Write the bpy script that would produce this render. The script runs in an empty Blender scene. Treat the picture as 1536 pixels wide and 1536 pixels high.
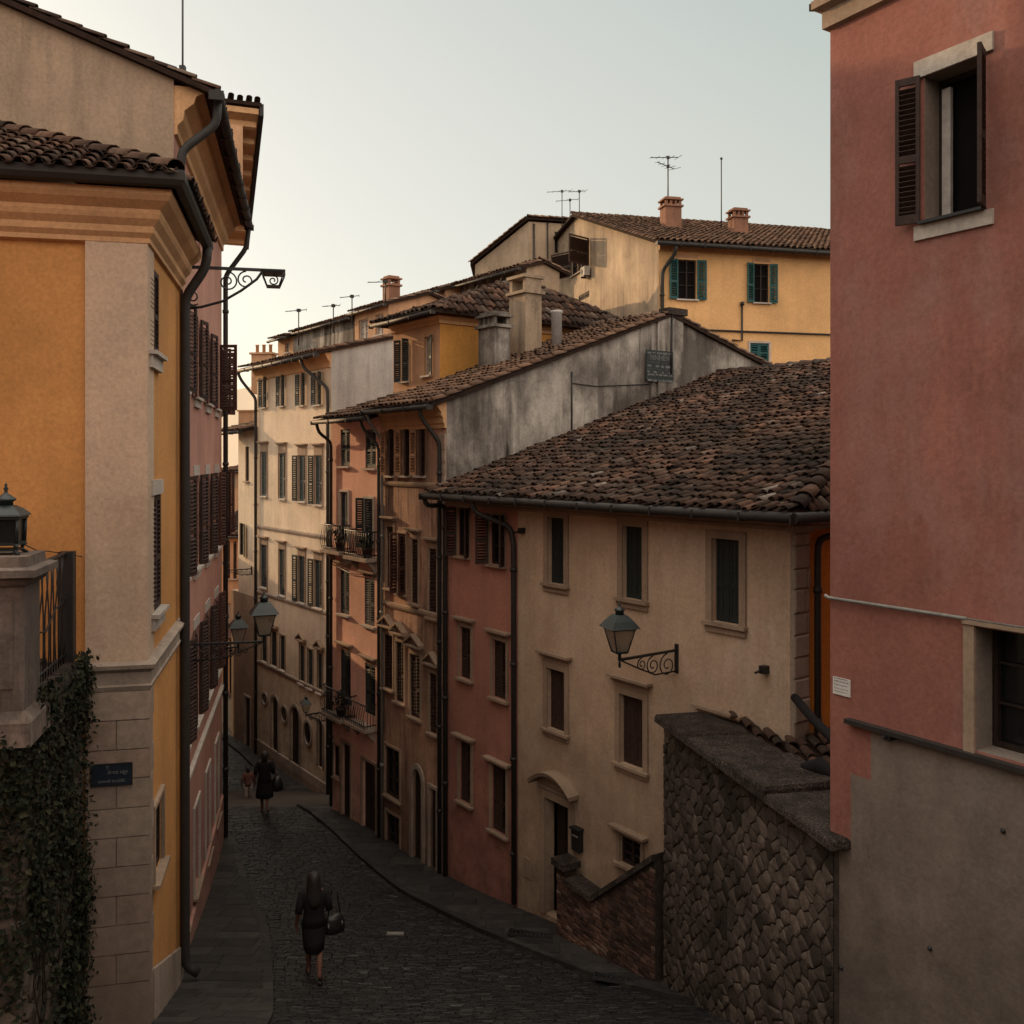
import bpy, bmesh, math, random
from mathutils import Vector, Matrix
R = random.Random(7)
F, CX, HY, EYE = 1400.0, 768.0, 690.0, 9.5     # photo focal length / horizon row (1536 px frame), eye height above the lower street
scene = bpy.context.scene
COL = scene.collection
UP = Vector((0, 0, 1))

# ------------------------------------------------------------------ materials
def newmat(name):
    m = bpy.data.materials.new(name); m.use_nodes = True
    nt = m.node_tree
    return m, nt, nt.nodes, nt.links, nt.nodes['Principled BSDF']
def c4(c): return (c[0], c[1], c[2], 1)
def mul(c, k): return tuple(min(1, x * k) for x in c)
def noise(nt, scale, detail=6, rough=.6, sc=(1, 1, 1), src=None):
    N, L = nt.nodes, nt.links
    if src is None: src = N.new('ShaderNodeNewGeometry').outputs['Position']
    mp = N.new('ShaderNodeMapping'); mp.inputs['Scale'].default_value = sc
    L.new(src, mp.inputs['Vector'])
    n = N.new('ShaderNodeTexNoise'); n.inputs['Scale'].default_value = scale
    n.inputs['Detail'].default_value = detail; n.inputs['Roughness'].default_value = rough
    L.new(mp.outputs[0], n.inputs['Vector'])
    return n.outputs['Fac']
def rng(nt, v, a, b, c=0., d=1.):
    n = nt.nodes.new('ShaderNodeMapRange'); n.inputs[1].default_value = a; n.inputs[2].default_value = b
    n.inputs[3].default_value = c; n.inputs[4].default_value = d
    nt.links.new(v, n.inputs[0]); return n.outputs[0]
def math_(nt, op, a, b):
    n = nt.nodes.new('ShaderNodeMath'); n.operation = op
    for i, x in enumerate((a, b)):
        if isinstance(x, (int, float)): n.inputs[i].default_value = x
        else: nt.links.new(x, n.inputs[i])
    return n.outputs[0]
def mixc(nt, fac, a, b, mode='MIX'):
    n = nt.nodes.new('ShaderNodeMix'); n.data_type = 'RGBA'; n.blend_type = mode
    for s, x in ((n.inputs[0], fac), (n.inputs[6], a), (n.inputs[7], b)):
        if isinstance(x, (int, float)): s.default_value = x
        elif isinstance(x, tuple): s.default_value = c4(x)
        else: nt.links.new(x, s)
    return n.outputs[2]
def ramp(nt, v, stops):
    n = nt.nodes.new('ShaderNodeValToRGB'); e = n.color_ramp.elements
    while len(e) < len(stops): e.new(.5)
    for i, (p, c) in enumerate(stops): e[i].position = p; e[i].color = c4(c)
    nt.links.new(v, n.inputs[0]); return n.outputs[0]
def bump(nt, h, strength, dist=.02):
    n = nt.nodes.new('ShaderNodeBump'); n.inputs['Strength'].default_value = strength; n.inputs['Distance'].default_value = dist
    nt.links.new(h, n.inputs['Height']); return n.outputs[0]

def plaster(name, c, stain=None, streak=.45, blotch=.35, grime_shade=.7, rough=.9, bs=.35, crack=0., dirt=0., gz=(.1, 3.4), ss=1., fade=0.):
    m, nt, N, L, b = newmat(name)
    stain = stain or mul(c, .42)
    n1 = noise(nt, .55, 8, .62); n1b = noise(nt, 2.7, 8, .65)
    col = mixc(nt, rng(nt, n1, .38, .66, 0, 1), mul(c, 1.07), mul(c, 1 - blotch))
    col = mixc(nt, rng(nt, n1b, .5, .75, 0, blotch * .8), col, mul(c, .72))
    n2 = noise(nt, 1.3 * ss, 9, .66, (2.6, 2.6, .22))
    n2m = noise(nt, .33, 4, .5)
    st = math_(nt, 'MULTIPLY', rng(nt, n2, .46, .74, 0, streak), rng(nt, n2m, .35, .62, .15, 1))
    col = mixc(nt, st, col, stain)
    if fade:
        nf = noise(nt, .8, 11, .74, (1, 1, .5)); pale = tuple(min(1, x * .7 + .42 * sum(c) / 3 + .03) for x in c)
        col = mixc(nt, rng(nt, nf, .50, .60, 0, fade), col, pale)
    if dirt:
        nd = noise(nt, .42, 10, .72, (1, 1, .7)); col = mixc(nt, rng(nt, nd, .40, .58, 0, dirt), col, mul(stain, 1.6))
    n3 = noise(nt, 19, 12, .72)
    col = mixc(nt, 1.0, col, ramp(nt, n3, [(.28, (.74, .74, .74)), (.72, (1.12, 1.12, 1.12))]), 'MULTIPLY')
    if crack:
        v = N.new('ShaderNodeTexVoronoi'); v.feature = 'DISTANCE_TO_EDGE'; v.inputs['Scale'].default_value = .55
        g = N.new('ShaderNodeNewGeometry')
        nn = N.new('ShaderNodeTexNoise'); nn.inputs['Scale'].default_value = 2.2; nn.inputs['Detail'].default_value = 8
        L.new(g.outputs['Position'], nn.inputs['Vector'])
        ad = N.new('ShaderNodeVectorMath'); ad.operation = 'MULTIPLY_ADD'; ad.inputs[1].default_value = (.7, .7, .7)
        L.new(nn.outputs['Color'], ad.inputs[0]); L.new(g.outputs['Position'], ad.inputs[2]); L.new(ad.outputs[0], v.inputs['Vector'])
        col = mixc(nt, math_(nt, 'MULTIPLY', rng(nt, v.outputs['Distance'], .0, .012, 1, 0), math_(nt, 'MULTIPLY', rng(nt, n1, .45, .6, 0, 1), crack)), col, mul(c, .22))
    if grime_shade:
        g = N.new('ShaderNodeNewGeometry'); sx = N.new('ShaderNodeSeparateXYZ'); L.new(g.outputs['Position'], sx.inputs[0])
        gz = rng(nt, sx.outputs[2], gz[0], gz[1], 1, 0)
        gf = math_(nt, 'MULTIPLY', math_(nt, 'MULTIPLY', gz, rng(nt, n1b, .3, .7, .35, 1)), grime_shade)
        col = mixc(nt, gf, col, mul(stain, .5))  # grime at the wall foot; tall ranges also paint in shade lower down
    L.new(col, b.inputs['Base Color']); b.inputs['Roughness'].default_value = rough
    b.inputs['Specular IOR Level'].default_value = .2
    h = math_(nt, 'ADD', math_(nt, 'MULTIPLY', n3, .5), math_(nt, 'MULTIPLY', n1b, 1.2))
    L.new(bump(nt, h, bs, .02), b.inputs['Normal'])
    return m
def island(name, stops, nz=.35, scale=9, rough=.85, bs=.5, spec=.25, lichen=None, moss=0, big=None, damp_shade=None):
    m, nt, N, L, b = newmat(name)
    g = N.new('ShaderNodeNewGeometry')
    col = ramp(nt, g.outputs['Random Per Island'], stops)
    n = noise(nt, scale, 9, .7); n2 = noise(nt, scale * 6, 8, .7)
    lo = 1 - nz
    col = mixc(nt, 1., col, ramp(nt, n, [(.3, (lo, lo, lo)), (.7, (1.1, 1.1, 1.1))]), 'MULTIPLY')
    if big:
        nb = noise(nt, .55, 6, .6); col = mixc(nt, rng(nt, nb, .42, .62, 0, big), col, (.02, .017, .014))
    if lichen:
        nl = noise(nt, 3.2, 8, .75); col = mixc(nt, rng(nt, nl, .58, .70, 0, .75), col, lichen)
    if damp_shade:  # splash dirt plus painted shade, growing darker towards the ground
        sx = N.new('ShaderNodeSeparateXYZ'); L.new(g.outputs['Position'], sx.inputs[0])
        nd = noise(nt, 1.1, 8, .7); dz = math_(nt, 'MULTIPLY', rng(nt, sx.outputs[2], damp_shade[0], damp_shade[1], 1, 0), rng(nt, nd, .3, .65, .45, 1))
        col = mixc(nt, dz, col, damp_shade[2])
    L.new(col, b.inputs['Base Color']); b.inputs['Roughness'].default_value = rough; b.inputs['Specular IOR Level'].default_value = spec
    L.new(bump(nt, math_(nt, 'ADD', n, math_(nt, 'MULTIPLY', n2, .4)), bs, .015), b.inputs['Normal'])
    return m
def simple(name, c, rough=.6, metal=0, nz=.3, scale=12, spec=.4, bs=.15):
    m, nt, N, L, b = newmat(name)
    n = noise(nt, scale, 8, .65)
    L.new(mixc(nt, rng(nt, n, .35, .7, 0, 1), mul(c, 1 + nz * .4), mul(c, 1 - nz)), b.inputs['Base Color'])
    b.inputs['Roughness'].default_value = rough; b.inputs['Metallic'].default_value = metal; b.inputs['Specular IOR Level'].default_value = spec
    L.new(bump(nt, n, bs, .01), b.inputs['Normal'])
    return m

M = {}
M['ochre'] = plaster('ochre_plaster', (.58, .29, .10), (.32, .15, .055), .3, .18, .5)
M['trim'] = plaster('pale_trim', (.57, .43, .315), (.28, .21, .15), .3, .2, .9)
M['ochre_sun_trim'] = plaster('ochre_sun_trim', (.60, .36, .185), (.26, .15, .08), .4, .25, 0)  # ochre trim; also paints in gold sunlight on the brown house cornice
M['rosy'] = plaster('rosy_plaster', (.52, .28, .215), (.25, .15, .13), .35, .22, .9)
M['beige'] = plaster('beige_plaster', (.49, .36, .24), (.17, .13, .10), .75, .35, 0, bs=.45, dirt=.5)
M['cream'] = plaster('cream_plaster', (.55, .405, .285), (.27, .185, .13), .5, .24, 1.0, gz=(-.2, 6.5), fade=.3)  # tall range paints the shade of the narrow street into the lower wall
M['salmon'] = plaster('salmon_plaster', (.50, .235, .175), (.23, .11, .088), .4, .25, 1.0, gz=(-.2, 6.5))  # same painted shade on the lower wall as the cream front
M['brown'] = plaster('weathered_brown_plaster', (.58, .355, .24), (.12, .075, .055), 2.2, .5, .8, bs=.8, dirt=.6, ss=2.0)
M['coral'] = plaster('coral_plaster', (.80, .475, .365), (.42, .25, .185), .4, .25, .9)
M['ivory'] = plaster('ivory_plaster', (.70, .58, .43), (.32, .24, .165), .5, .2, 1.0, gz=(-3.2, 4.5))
M['apricot'] = plaster('apricot_plaster', (.76, .455, .205), (.42, .24, .11), .3, .16, 0)
M['gold'] = plaster('golden_plaster', (.60, .30, .075), (.30, .15, .05), .4, .25, 0)
M['peach'] = plaster('peach_plaster', (.58, .345, .20), (.22, .14, .1), .5, .3, 0)
M['greywall'] = plaster('weathered_grey_render', (.50, .465, .41), (.045, .038, .033), 2.0, .5, 0, bs=.9, crack=1., dirt=.85)
M['palegrey'] = plaster('pale_grey_render', (.47, .46, .43), (.09, .08, .075), .5, .25, 0, bs=.4)
M['oldbeige'] = plaster('old_beige_render', (.50, .385, .265), (.14, .11, .085), .9, .4, 0, bs=.6, crack=.6, dirt=.35)
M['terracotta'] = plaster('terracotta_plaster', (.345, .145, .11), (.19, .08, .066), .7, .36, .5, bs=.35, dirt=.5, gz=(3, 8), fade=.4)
M['lowcream'] = plaster('worn_cream_plaster', (.275, .22, .178), (.11, .092, .08), .5, .35, 1.0, bs=.5, crack=.4, dirt=.45, gz=(2.6, 7.6), fade=.35)  # tall range paints shade into the lower wall, on top of the grime
M['orange'] = plaster('deep_orange_plaster', (.62, .22, .03), (.3, .12, .03), .4, .2, .3)
M['stone'] = plaster('worn_stone', (.38, .31, .25), (.10, .08, .07), .6, .35, .4, bs=.5)
M['pillarstone'] = plaster('stained_pillar_stone', (.36, .28, .23), (.05, .042, .037), 1.8, .45, .3, bs=.9, dirt=.8, ss=3.2, fade=.5)
def capmat():
    m, nt, N, L, b = newmat('rough_capstone')
    n = noise(nt, 38, 6, .75); n2 = noise(nt, 3.5, 8, .65); n3 = noise(nt, 110, 4, .6)
    col = ramp(nt, n, [(.38, (.018, .015, .013)), (.52, (.075, .06, .053)), (.66, (.19, .15, .13))])
    col = mixc(nt, rng(nt, n2, .42, .62, 0, .75), col, (.022, .019, .016))
    L.new(col, b.inputs['Base Color']); b.inputs['Roughness'].default_value = .95; b.inputs['Specular IOR Level'].default_value = .1
    L.new(bump(nt, math_(nt, 'ADD', n, math_(nt, 'MULTIPLY', n3, .5)), 1.0, .04), b.inputs['Normal']); return m
M['darkstone'] = capmat()
M['chimbrick'] = plaster('dull_chimney_brick', (.30, .155, .10), (.10, .06, .045), .9, .35, 0, bs=.7)
M['surround'] = plaster('window_surround', (.36, .265, .19), (.15, .11, .085), .5, .3, .5)
M['palesill'] = plaster('pale_sill', (.52, .47, .41), (.2, .17, .15), .5, .3, 0)
T1 = [(0, (.025, .017, .013)), (.25, (.12, .065, .044)), (.5, (.055, .035, .027)), (.72, (.20, .11, .073)), (.9, (.10, .075, .06)), (.985, (.20, .14, .105)), (1, (.34, .30, .26))]
M['tiles'] = island('old_clay_tiles', T1, .55, 7, .9, .8, .2, lichen=(.11, .095, .075), big=.75)
T2 = [(0, (.07, .042, .03)), (.4, (.19, .108, .068)), (.7, (.13, .078, .053)), (1, (.27, .165, .105))]
M['warmtiles'] = island('clay_tiles', T2, .4, 7, .88, .6, .2, lichen=(.15, .13, .1), big=.35)
M['tilebed'] = simple('tile_bed', (.035, .022, .017), .95, 0, .4, 8, .1)
M['cobbles'] = island('cobblestones', [(0, (.008, .008, .008)), (.5, (.015, .0148, .0145)), (.86, (.023, .0225, .0215)), (.985, (.036, .035, .034)), (1, (.07, .069, .066))], .45, 6, .47, .8, .24)
M['slabs'] = island('pavement_slabs', [(0, (.03, .028, .027)), (.6, (.042, .039, .037)), (1, (.055, .051, .047))], .5, 5, .7, .6, .12)
M['mortar'] = simple('dark_mortar', (.022, .02, .019), .95, 0, .5, 9, .1)
M['rubble'] = island('rubble_stone', [(0, (.05, .039, .031)), (.35, (.125, .098, .078)), (.7, (.165, .13, .105)), (.92, (.2, .16, .13)), (1, (.08, .063, .05))], .6, 7, .9, 1.6, .2, lichen=(.035, .03, .026), big=.7)
M['rubblebed'] = simple('rubble_bed', (.06, .048, .039), .95, 0, .5, 9, .1)
M['bricks'] = island('dark_bricks', [(0, (.05, .03, .025)), (.5, (.14, .075, .055)), (.85, (.20, .115, .085)), (1, (.27, .19, .15))], .5, 9, .9, .9, .2, big=.6)
M['quoin'] = island('travertine_blocks', [(0, (.35, .27, .21)), (.5, (.42, .33, .26)), (1, (.36, .26, .20))], .4, 7, .85, .8, .2, damp_shade=(1.6, 7.4, (.14, .108, .088)))  # lower courses darkened: shade put into the colour along with splash dirt
M['iron'] = simple('black_iron', (.012, .012, .013), .5, .0, .4, 20, .5)
M['gutter'] = simple('dark_gutter', (.02, .017, .015), .68, .0, .4, 9, .5)
M['pipegrey'] = simple('grey_pipe', (.20, .19, .17), .5, 0, .3, 9, .4)
M['lampgreen'] = simple('dark_green_iron', (.012, .022, .022), .45, .0, .35, 14, .5)
M['sh_brown'] = simple('brown_shutter', (.045, .025, .019), .7, 0, .45, 18, .3)
M['sh_red'] = simple('reddish_shutter', (.075, .03, .022), .7, 0, .4, 18, .3)
M['sh_dark'] = simple('dark_green_shutter', (.018, .024, .023), .65, 0, .4, 18, .3)
M['sh_teal'] = simple('teal_shutter', (.02, .095, .095), .6, 0, .35, 18, .3)
M['sh_bluegrey'] = simple('blue_grey_shutter', (.075, .095, .095), .7, 0, .35, 18, .3)
M['sh_slate'] = simple('slate_shutter', (.032, .042, .044), .7, 0, .35, 18, .3)
M['sh_sun'] = simple('sunlit_brown_shutter', (.42, .24, .135), .7, 0, .3, 18, .3)  # gold sunlight on the louvres put into the colour
M['wood'] = simple('dark_door_wood', (.025, .016, .012), .65, 0, .4, 16, .3)
M['whitewood'] = simple('pale_window_wood', (.45, .40, .34), .6, 0, .3, 16, .3)
M['curtain'] = simple('white_curtain', (.42, .39, .36), .9, 0, .25, 9, .1)
def glassmat(name, c, r):
    m, nt, N, L, b = newmat(name); b.inputs['Base Color'].default_value = c4(c)
    n = noise(nt, 5, 6, .6); L.new(rng(nt, n, .3, .7, r, r * 2.5), b.inputs['Roughness'])
    b.inputs['Specular IOR Level'].default_value = .5
    return m
M['glass'] = glassmat('dark_window_glass', (.008, .009, .010), .06)
M['dark'] = simple('dark_interior', (.007, .006, .006), .9, 0, .2, 4, .1)
def lampglass():
    m, nt, N, L, b = newmat('lantern_glass'); b.inputs['Base Color'].default_value = (.55, .47, .36, 1)
    b.inputs['Transmission Weight'].default_value = .75
    n = noise(nt, 6, 6, .6); L.new(rng(nt, n, .3, .7, .25, .5), b.inputs['Roughness'])
    return m
M['lampglass'] = lampglass()
def leafmat():
    m, nt, N, L, b = newmat('ivy_leaves'); g = N.new('ShaderNodeNewGeometry')
    L.new(ramp(nt, g.outputs['Random Per Island'], [(0, (.006, .009, .005)), (.6, (.013, .018, .009)), (1, (.034, .033, .016))]), b.inputs['Base Color'])
    b.inputs['Roughness'].default_value = .75; b.inputs['Specular IOR Level'].default_value = .2; return m
M['ivy'] = leafmat()
M['cloth_black'] = simple('black_cloth', (.010, .009, .010), .9, 0, .3, 30, .2)
M['cloth_pink'] = simple('pale_red_cloth', (.12, .055, .048), .9, 0, .4, 14, .2)
M['cloth_white'] = simple('pale_cloth', (.24, .2, .18), .9, 0, .3, 14, .2)
M['skin'] = simple('skin', (.13, .06, .042), .6, 0, .15, 10, .3)
M['hair'] = simple('dark_hair', (.011, .008, .007), .6, 0, .3, 40, .4)
M['leather'] = simple('black_leather', (.012, .011, .011), .35, 0, .3, 25, .5)
M['white'] = simple('white_enamel', (.62, .61, .58), .5, 0, .15, 9, .4)
M['signblue'] = simple('dark_blue_enamel', (.012, .020, .032), .4, 0, .3, 9, .5)
M['signgrey'] = simple('faded_grey_green_paint', (.04, .05, .05), .8, 0, .5, 12, .2)
M['letters'] = simple('pale_letters', (.15, .16, .16), .8, 0, .3, 30, .2)
M['ink'] = simple('grey_ink', (.17, .165, .16), .9, 0, .3, 30, .2)

# ------------------------------------------------------------------ frames and mesh builder (all in eye-relative metres, lifted by EYE when built)
class Frame:                                    # x along a facade (left to right), y into the wall, z up
    def __init__(s, ox, oy, dx, dy):
        l = math.hypot(dx, dy); s.o = Vector((ox, oy, 0)); s.d = Vector((dx / l, dy / l, 0)); s.n = Vector((-s.d.y, s.d.x, 0))
        s.M = Matrix.Translation(s.o) @ Matrix.Rotation(math.atan2(dy, dx), 4, 'Z')
    def p(s, u, y, z): return s.o + s.d * u + s.n * y + UP * z
    def u(s, px, y=0):
        r = (px - CX) / F; o = s.o + s.n * y
        return (o.x - r * o.y) / (r * s.d.y - s.d.x)
    def uz(s, px, py, y=0):
        u = s.u(px, y); q = s.p(u, y, 0)
        return u, -(py - HY) / F * q.y
    def rect(s, pl, pr, pt, pb, y=0):           # a rectangle measured on the photo: left, right, top, bottom at its middle
        m = (pl + pr) / 2
        return s.u(pl, y), s.u(pr, y), s.uz(m, pb, y)[1], s.uz(m, pt, y)[1]
def at(px, py, Y): return Vector(((px - CX) / F * Y, Y, -(py - HY) / F * Y))

class MB:
    def __init__(s): s.v = []; s.f = []; s.m = []; s.sm = []
    def poly(s, pts, mi=0, smooth=False):
        b = len(s.v); s.v += [Vector(p) for p in pts]; s.f.append(tuple(range(b, b + len(pts)))); s.m.append(mi); s.sm.append(smooth)
    def hexa(s, c, mi=0):                        # 8 corners: bottom ring, top ring
        b = len(s.v); s.v += [Vector(p) for p in c]
        for q in ((3, 2, 1, 0), (4, 5, 6, 7), (0, 1, 5, 4), (1, 2, 6, 5), (2, 3, 7, 6), (3, 0, 4, 7)):
            s.f.append(tuple(b + i for i in q)); s.m.append(mi); s.sm.append(False)
    def box(s, T, x0, y0, z0, x1, y1, z1, mi=0):
        T = T.M if isinstance(T, Frame) else T
        s.hexa([T @ Vector(p) for p in ((x0, y0, z0), (x1, y0, z0), (x1, y1, z0), (x0, y1, z0), (x0, y0, z1), (x1, y0, z1), (x1, y1, z1), (x0, y1, z1))], mi)
    def loft(s, rings, mi=0, cap=True, smooth=True):
        b = len(s.v); n = len(rings[0])
        for r in rings: s.v += [Vector(p) for p in r]
        for i in range(len(rings) - 1):
            for j in range(n):
                k = (j + 1) % n
                s.f.append((b + i * n + j, b + i * n + k, b + (i + 1) * n + k, b + (i + 1) * n + j)); s.m.append(mi); s.sm.append(smooth)
        if cap:
            s.f.append(tuple(b + j for j in range(n - 1, -1, -1))); s.m.append(mi); s.sm.append(False)
            s.f.append(tuple(b + (len(rings) - 1) * n + j for j in range(n))); s.m.append(mi); s.sm.append(False)
    def tube(s, pts, r, seg=8, mi=0, T=None):
        pts = [Vector(p) for p in pts]
        if T is not None:
            T = T.M if isinstance(T, Frame) else T
            pts = [T @ p for p in pts]
        rings = []; ref = None
        for i, p in enumerate(pts):
            a = pts[max(0, i - 1)]; c = pts[min(len(pts) - 1, i + 1)]
            t = (c - a).normalized()
            if ref is None: ref = t.orthogonal().normalized()
            x = (ref - t * ref.dot(t)).normalized(); ref = x; y = t.cross(x)
            rr = r[i] if isinstance(r, (list, tuple)) else r
            rings.append([p + (x * math.cos(2 * math.pi * k / seg) + y * math.sin(2 * math.pi * k / seg)) * rr for k in range(seg)])
        s.loft(rings, mi)
    def lathe(s, c, prof, seg=16, mi=0, T=None):  # prof: (r, z)
        c = Vector(c); rings = [[c + Vector((r * math.cos(2 * math.pi * k / seg), r * math.sin(2 * math.pi * k / seg), z)) for k in range(seg)] for r, z in prof]
        if T is not None: rings = [[T @ p for p in r] for r in rings]
        s.loft(rings, mi)
    def sweep(s, path, prof, mi=0, closed_prof=True):   # path: 2-D polyline, outward side on its right; prof: (out, z)
        P = [Vector((p[0], p[1], 0)) for p in path]; rings = []
        for i, p in enumerate(P):
            ns = []
            if i > 0: t = (p - P[i - 1]).normalized(); ns.append(Vector((t.y, -t.x, 0)))
            if i < len(P) - 1: t = (P[i + 1] - p).normalized(); ns.append(Vector((t.y, -t.x, 0)))
            n = sum(ns, Vector()).normalized(); k = 1 / max(.3, n.dot(ns[0]))
            rings.append([p + n * (o * k) + UP * z for o, z in prof])
        s.loft(rings, mi, True, False)
    def build(s, name, mats, parent=None, origin=None):
        me = bpy.data.meshes.new(name)
        if parent is not None: inv = ROOTM[parent.name]
        else: inv = Matrix.Translation(origin or Vector()).inverted()
        me.from_pydata([inv @ v for v in s.v], [], s.f)
        mats = mats if isinstance(mats, (list, tuple)) else [mats]
        for m in mats: me.materials.append(M[m] if isinstance(m, str) else m)
        me.polygons.foreach_set('material_index', s.m); me.polygons.foreach_set('use_smooth', s.sm); me.update()
        bm = bmesh.new(); bm.from_mesh(me); bmesh.ops.recalc_face_normals(bm, faces=bm.faces); bm.to_mesh(me); bm.free()
        o = bpy.data.objects.new(name, me); COL.objects.link(o)
        if parent is not None: o.parent = parent; ROOTM[o.name] = inv
        else:
            q = origin or Vector(); o.location = q + UP * EYE; ROOTM[o.name] = inv
        return o
ROOTM = {}
def tag(o, label, cat, group=None):
    o['label'] = label; o['category'] = cat
    if group: o['group'] = group
    return o
def structure(o): o['kind'] = 'structure'; return o
def thing(name, label, cat, loc=(0, 0, 0), group=None, rz=0):
    o = bpy.data.objects.new(name, None); COL.objects.link(o); loc = Vector(loc)
    o.location = loc + UP * EYE; o.rotation_euler = (0, 0, rz); o.empty_display_size = .3
    ROOTM[o.name] = (Matrix.Translation(loc) @ Matrix.Rotation(rz, 4, 'Z')).inverted()
    return tag(o, label, cat, group)

def wall_face(mb, fr, u0, u1, z0, z1, holes, mi=0, y=0, reveal=.2, rmi=None):
    us = sorted({u0, u1} | {h[i] for h in holes for i in (0, 1) if u0 < h[i] < u1}); zs = sorted({z0, z1} | {h[i] for h in holes for i in (2, 3) if z0 < h[i] < z1})
    for a, b in zip(us, us[1:]):
        for c, d in zip(zs, zs[1:]):
            mu, mz = (a + b) / 2, (c + d) / 2
            if any(h[0] < mu < h[1] and h[2] < mz < h[3] for h in holes): continue
            mb.poly([fr.p(a, y, c), fr.p(b, y, c), fr.p(b, y, d), fr.p(a, y, d)], mi)
    rmi = mi if rmi is None else rmi
    for h in holes:
        a, b, c, d = h[:4]
        if len(h) > 4 and h[4]:                  # arched head: fill the spandrels, run the reveal along the arch
            r = (b - a) / 2; k = d - min(h[4] if h[4] > .05 else r, d - c - .05); hh = d - k
            pts = [(a + r - r * math.cos(t * math.pi / 12), k + hh * math.sin(t * math.pi / 12)) for t in range(13)]
            for i in range(12):
                (p, q), (p2, q2) = pts[i], pts[i + 1]
                mb.poly([fr.p(p, y, q), fr.p(p2, y, q2), fr.p(p2, y, d), fr.p(p, y, d)], mi)
                mb.poly([fr.p(p, y, q), fr.p(p2, y, q2), fr.p(p2, y + reveal, q2), fr.p(p, y + reveal, q)], rmi)
            d2 = k
        else:
            d2 = d; mb.poly([fr.p(a, y, d), fr.p(b, y, d), fr.p(b, y + reveal, d), fr.p(a, y + reveal, d)], rmi)
        mb.poly([fr.p(a, y, c), fr.p(a, y, d2), fr.p(a, y + reveal, d2), fr.p(a, y + reveal, c)], rmi)
        mb.poly([fr.p(b, y, c), fr.p(b, y, d2), fr.p(b, y + reveal, d2), fr.p(b, y + reveal, c)], rmi)
        mb.poly([fr.p(a, y, c), fr.p(b, y, c), fr.p(b, y + reveal, c), fr.p(a, y + reveal, c)], rmi)

def shutter(fr, parent, hu, hy, side, w, z0, z1, ang, mat, pitch=.06, style='louvre'):
    # side +1: hinged on the left jamb; -1: right jamb; ang 0 closed, 180 folded back on the wall
    mb = MB(); a = math.radians(ang)
    T = fr.M @ Matrix.Translation((hu, hy, 0)) @ Matrix.Rotation(-a if side > 0 else math.pi + a, 4, 'Z')
    t = .018; s = min(.07, w * .16)
    for x0, x1 in ((0, s), (w - s, w)): mb.box(T, x0, -t, z0, x1, t, z1)
    zm = z0 + (z1 - z0) * .42
    for c, d in ((z0, z0 + .09), (zm, zm + .07), (z1 - .07, z1)): mb.box(T, s, -t + .002, c, w - s, t - .002, d)
    if style == 'louvre':
        z = z0 + .1
        while z < z1 - .1:
            if not (zm - .02 < z < zm + .07):
                S = T @ Matrix.Translation((0, 0, z)) @ Matrix.Rotation(math.radians(38 + R.uniform(-4, 4)), 4, 'X')
                mb.box(S, s - .004, -pitch * .55, -.004, w - s + .004, pitch * .55, .004)
            z += pitch
    else:
        n = max(2, int(w / .12))
        for i in range(n):
            x = s + (w - 2 * s) * i / n
            mb.box(T, x + .003, -.008 + .003 * (i % 2), z0 + .05, x + (w - 2 * s) / n - .003, .008, z1 - .05)
    return mb.build('shutter', mat, parent)

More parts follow.
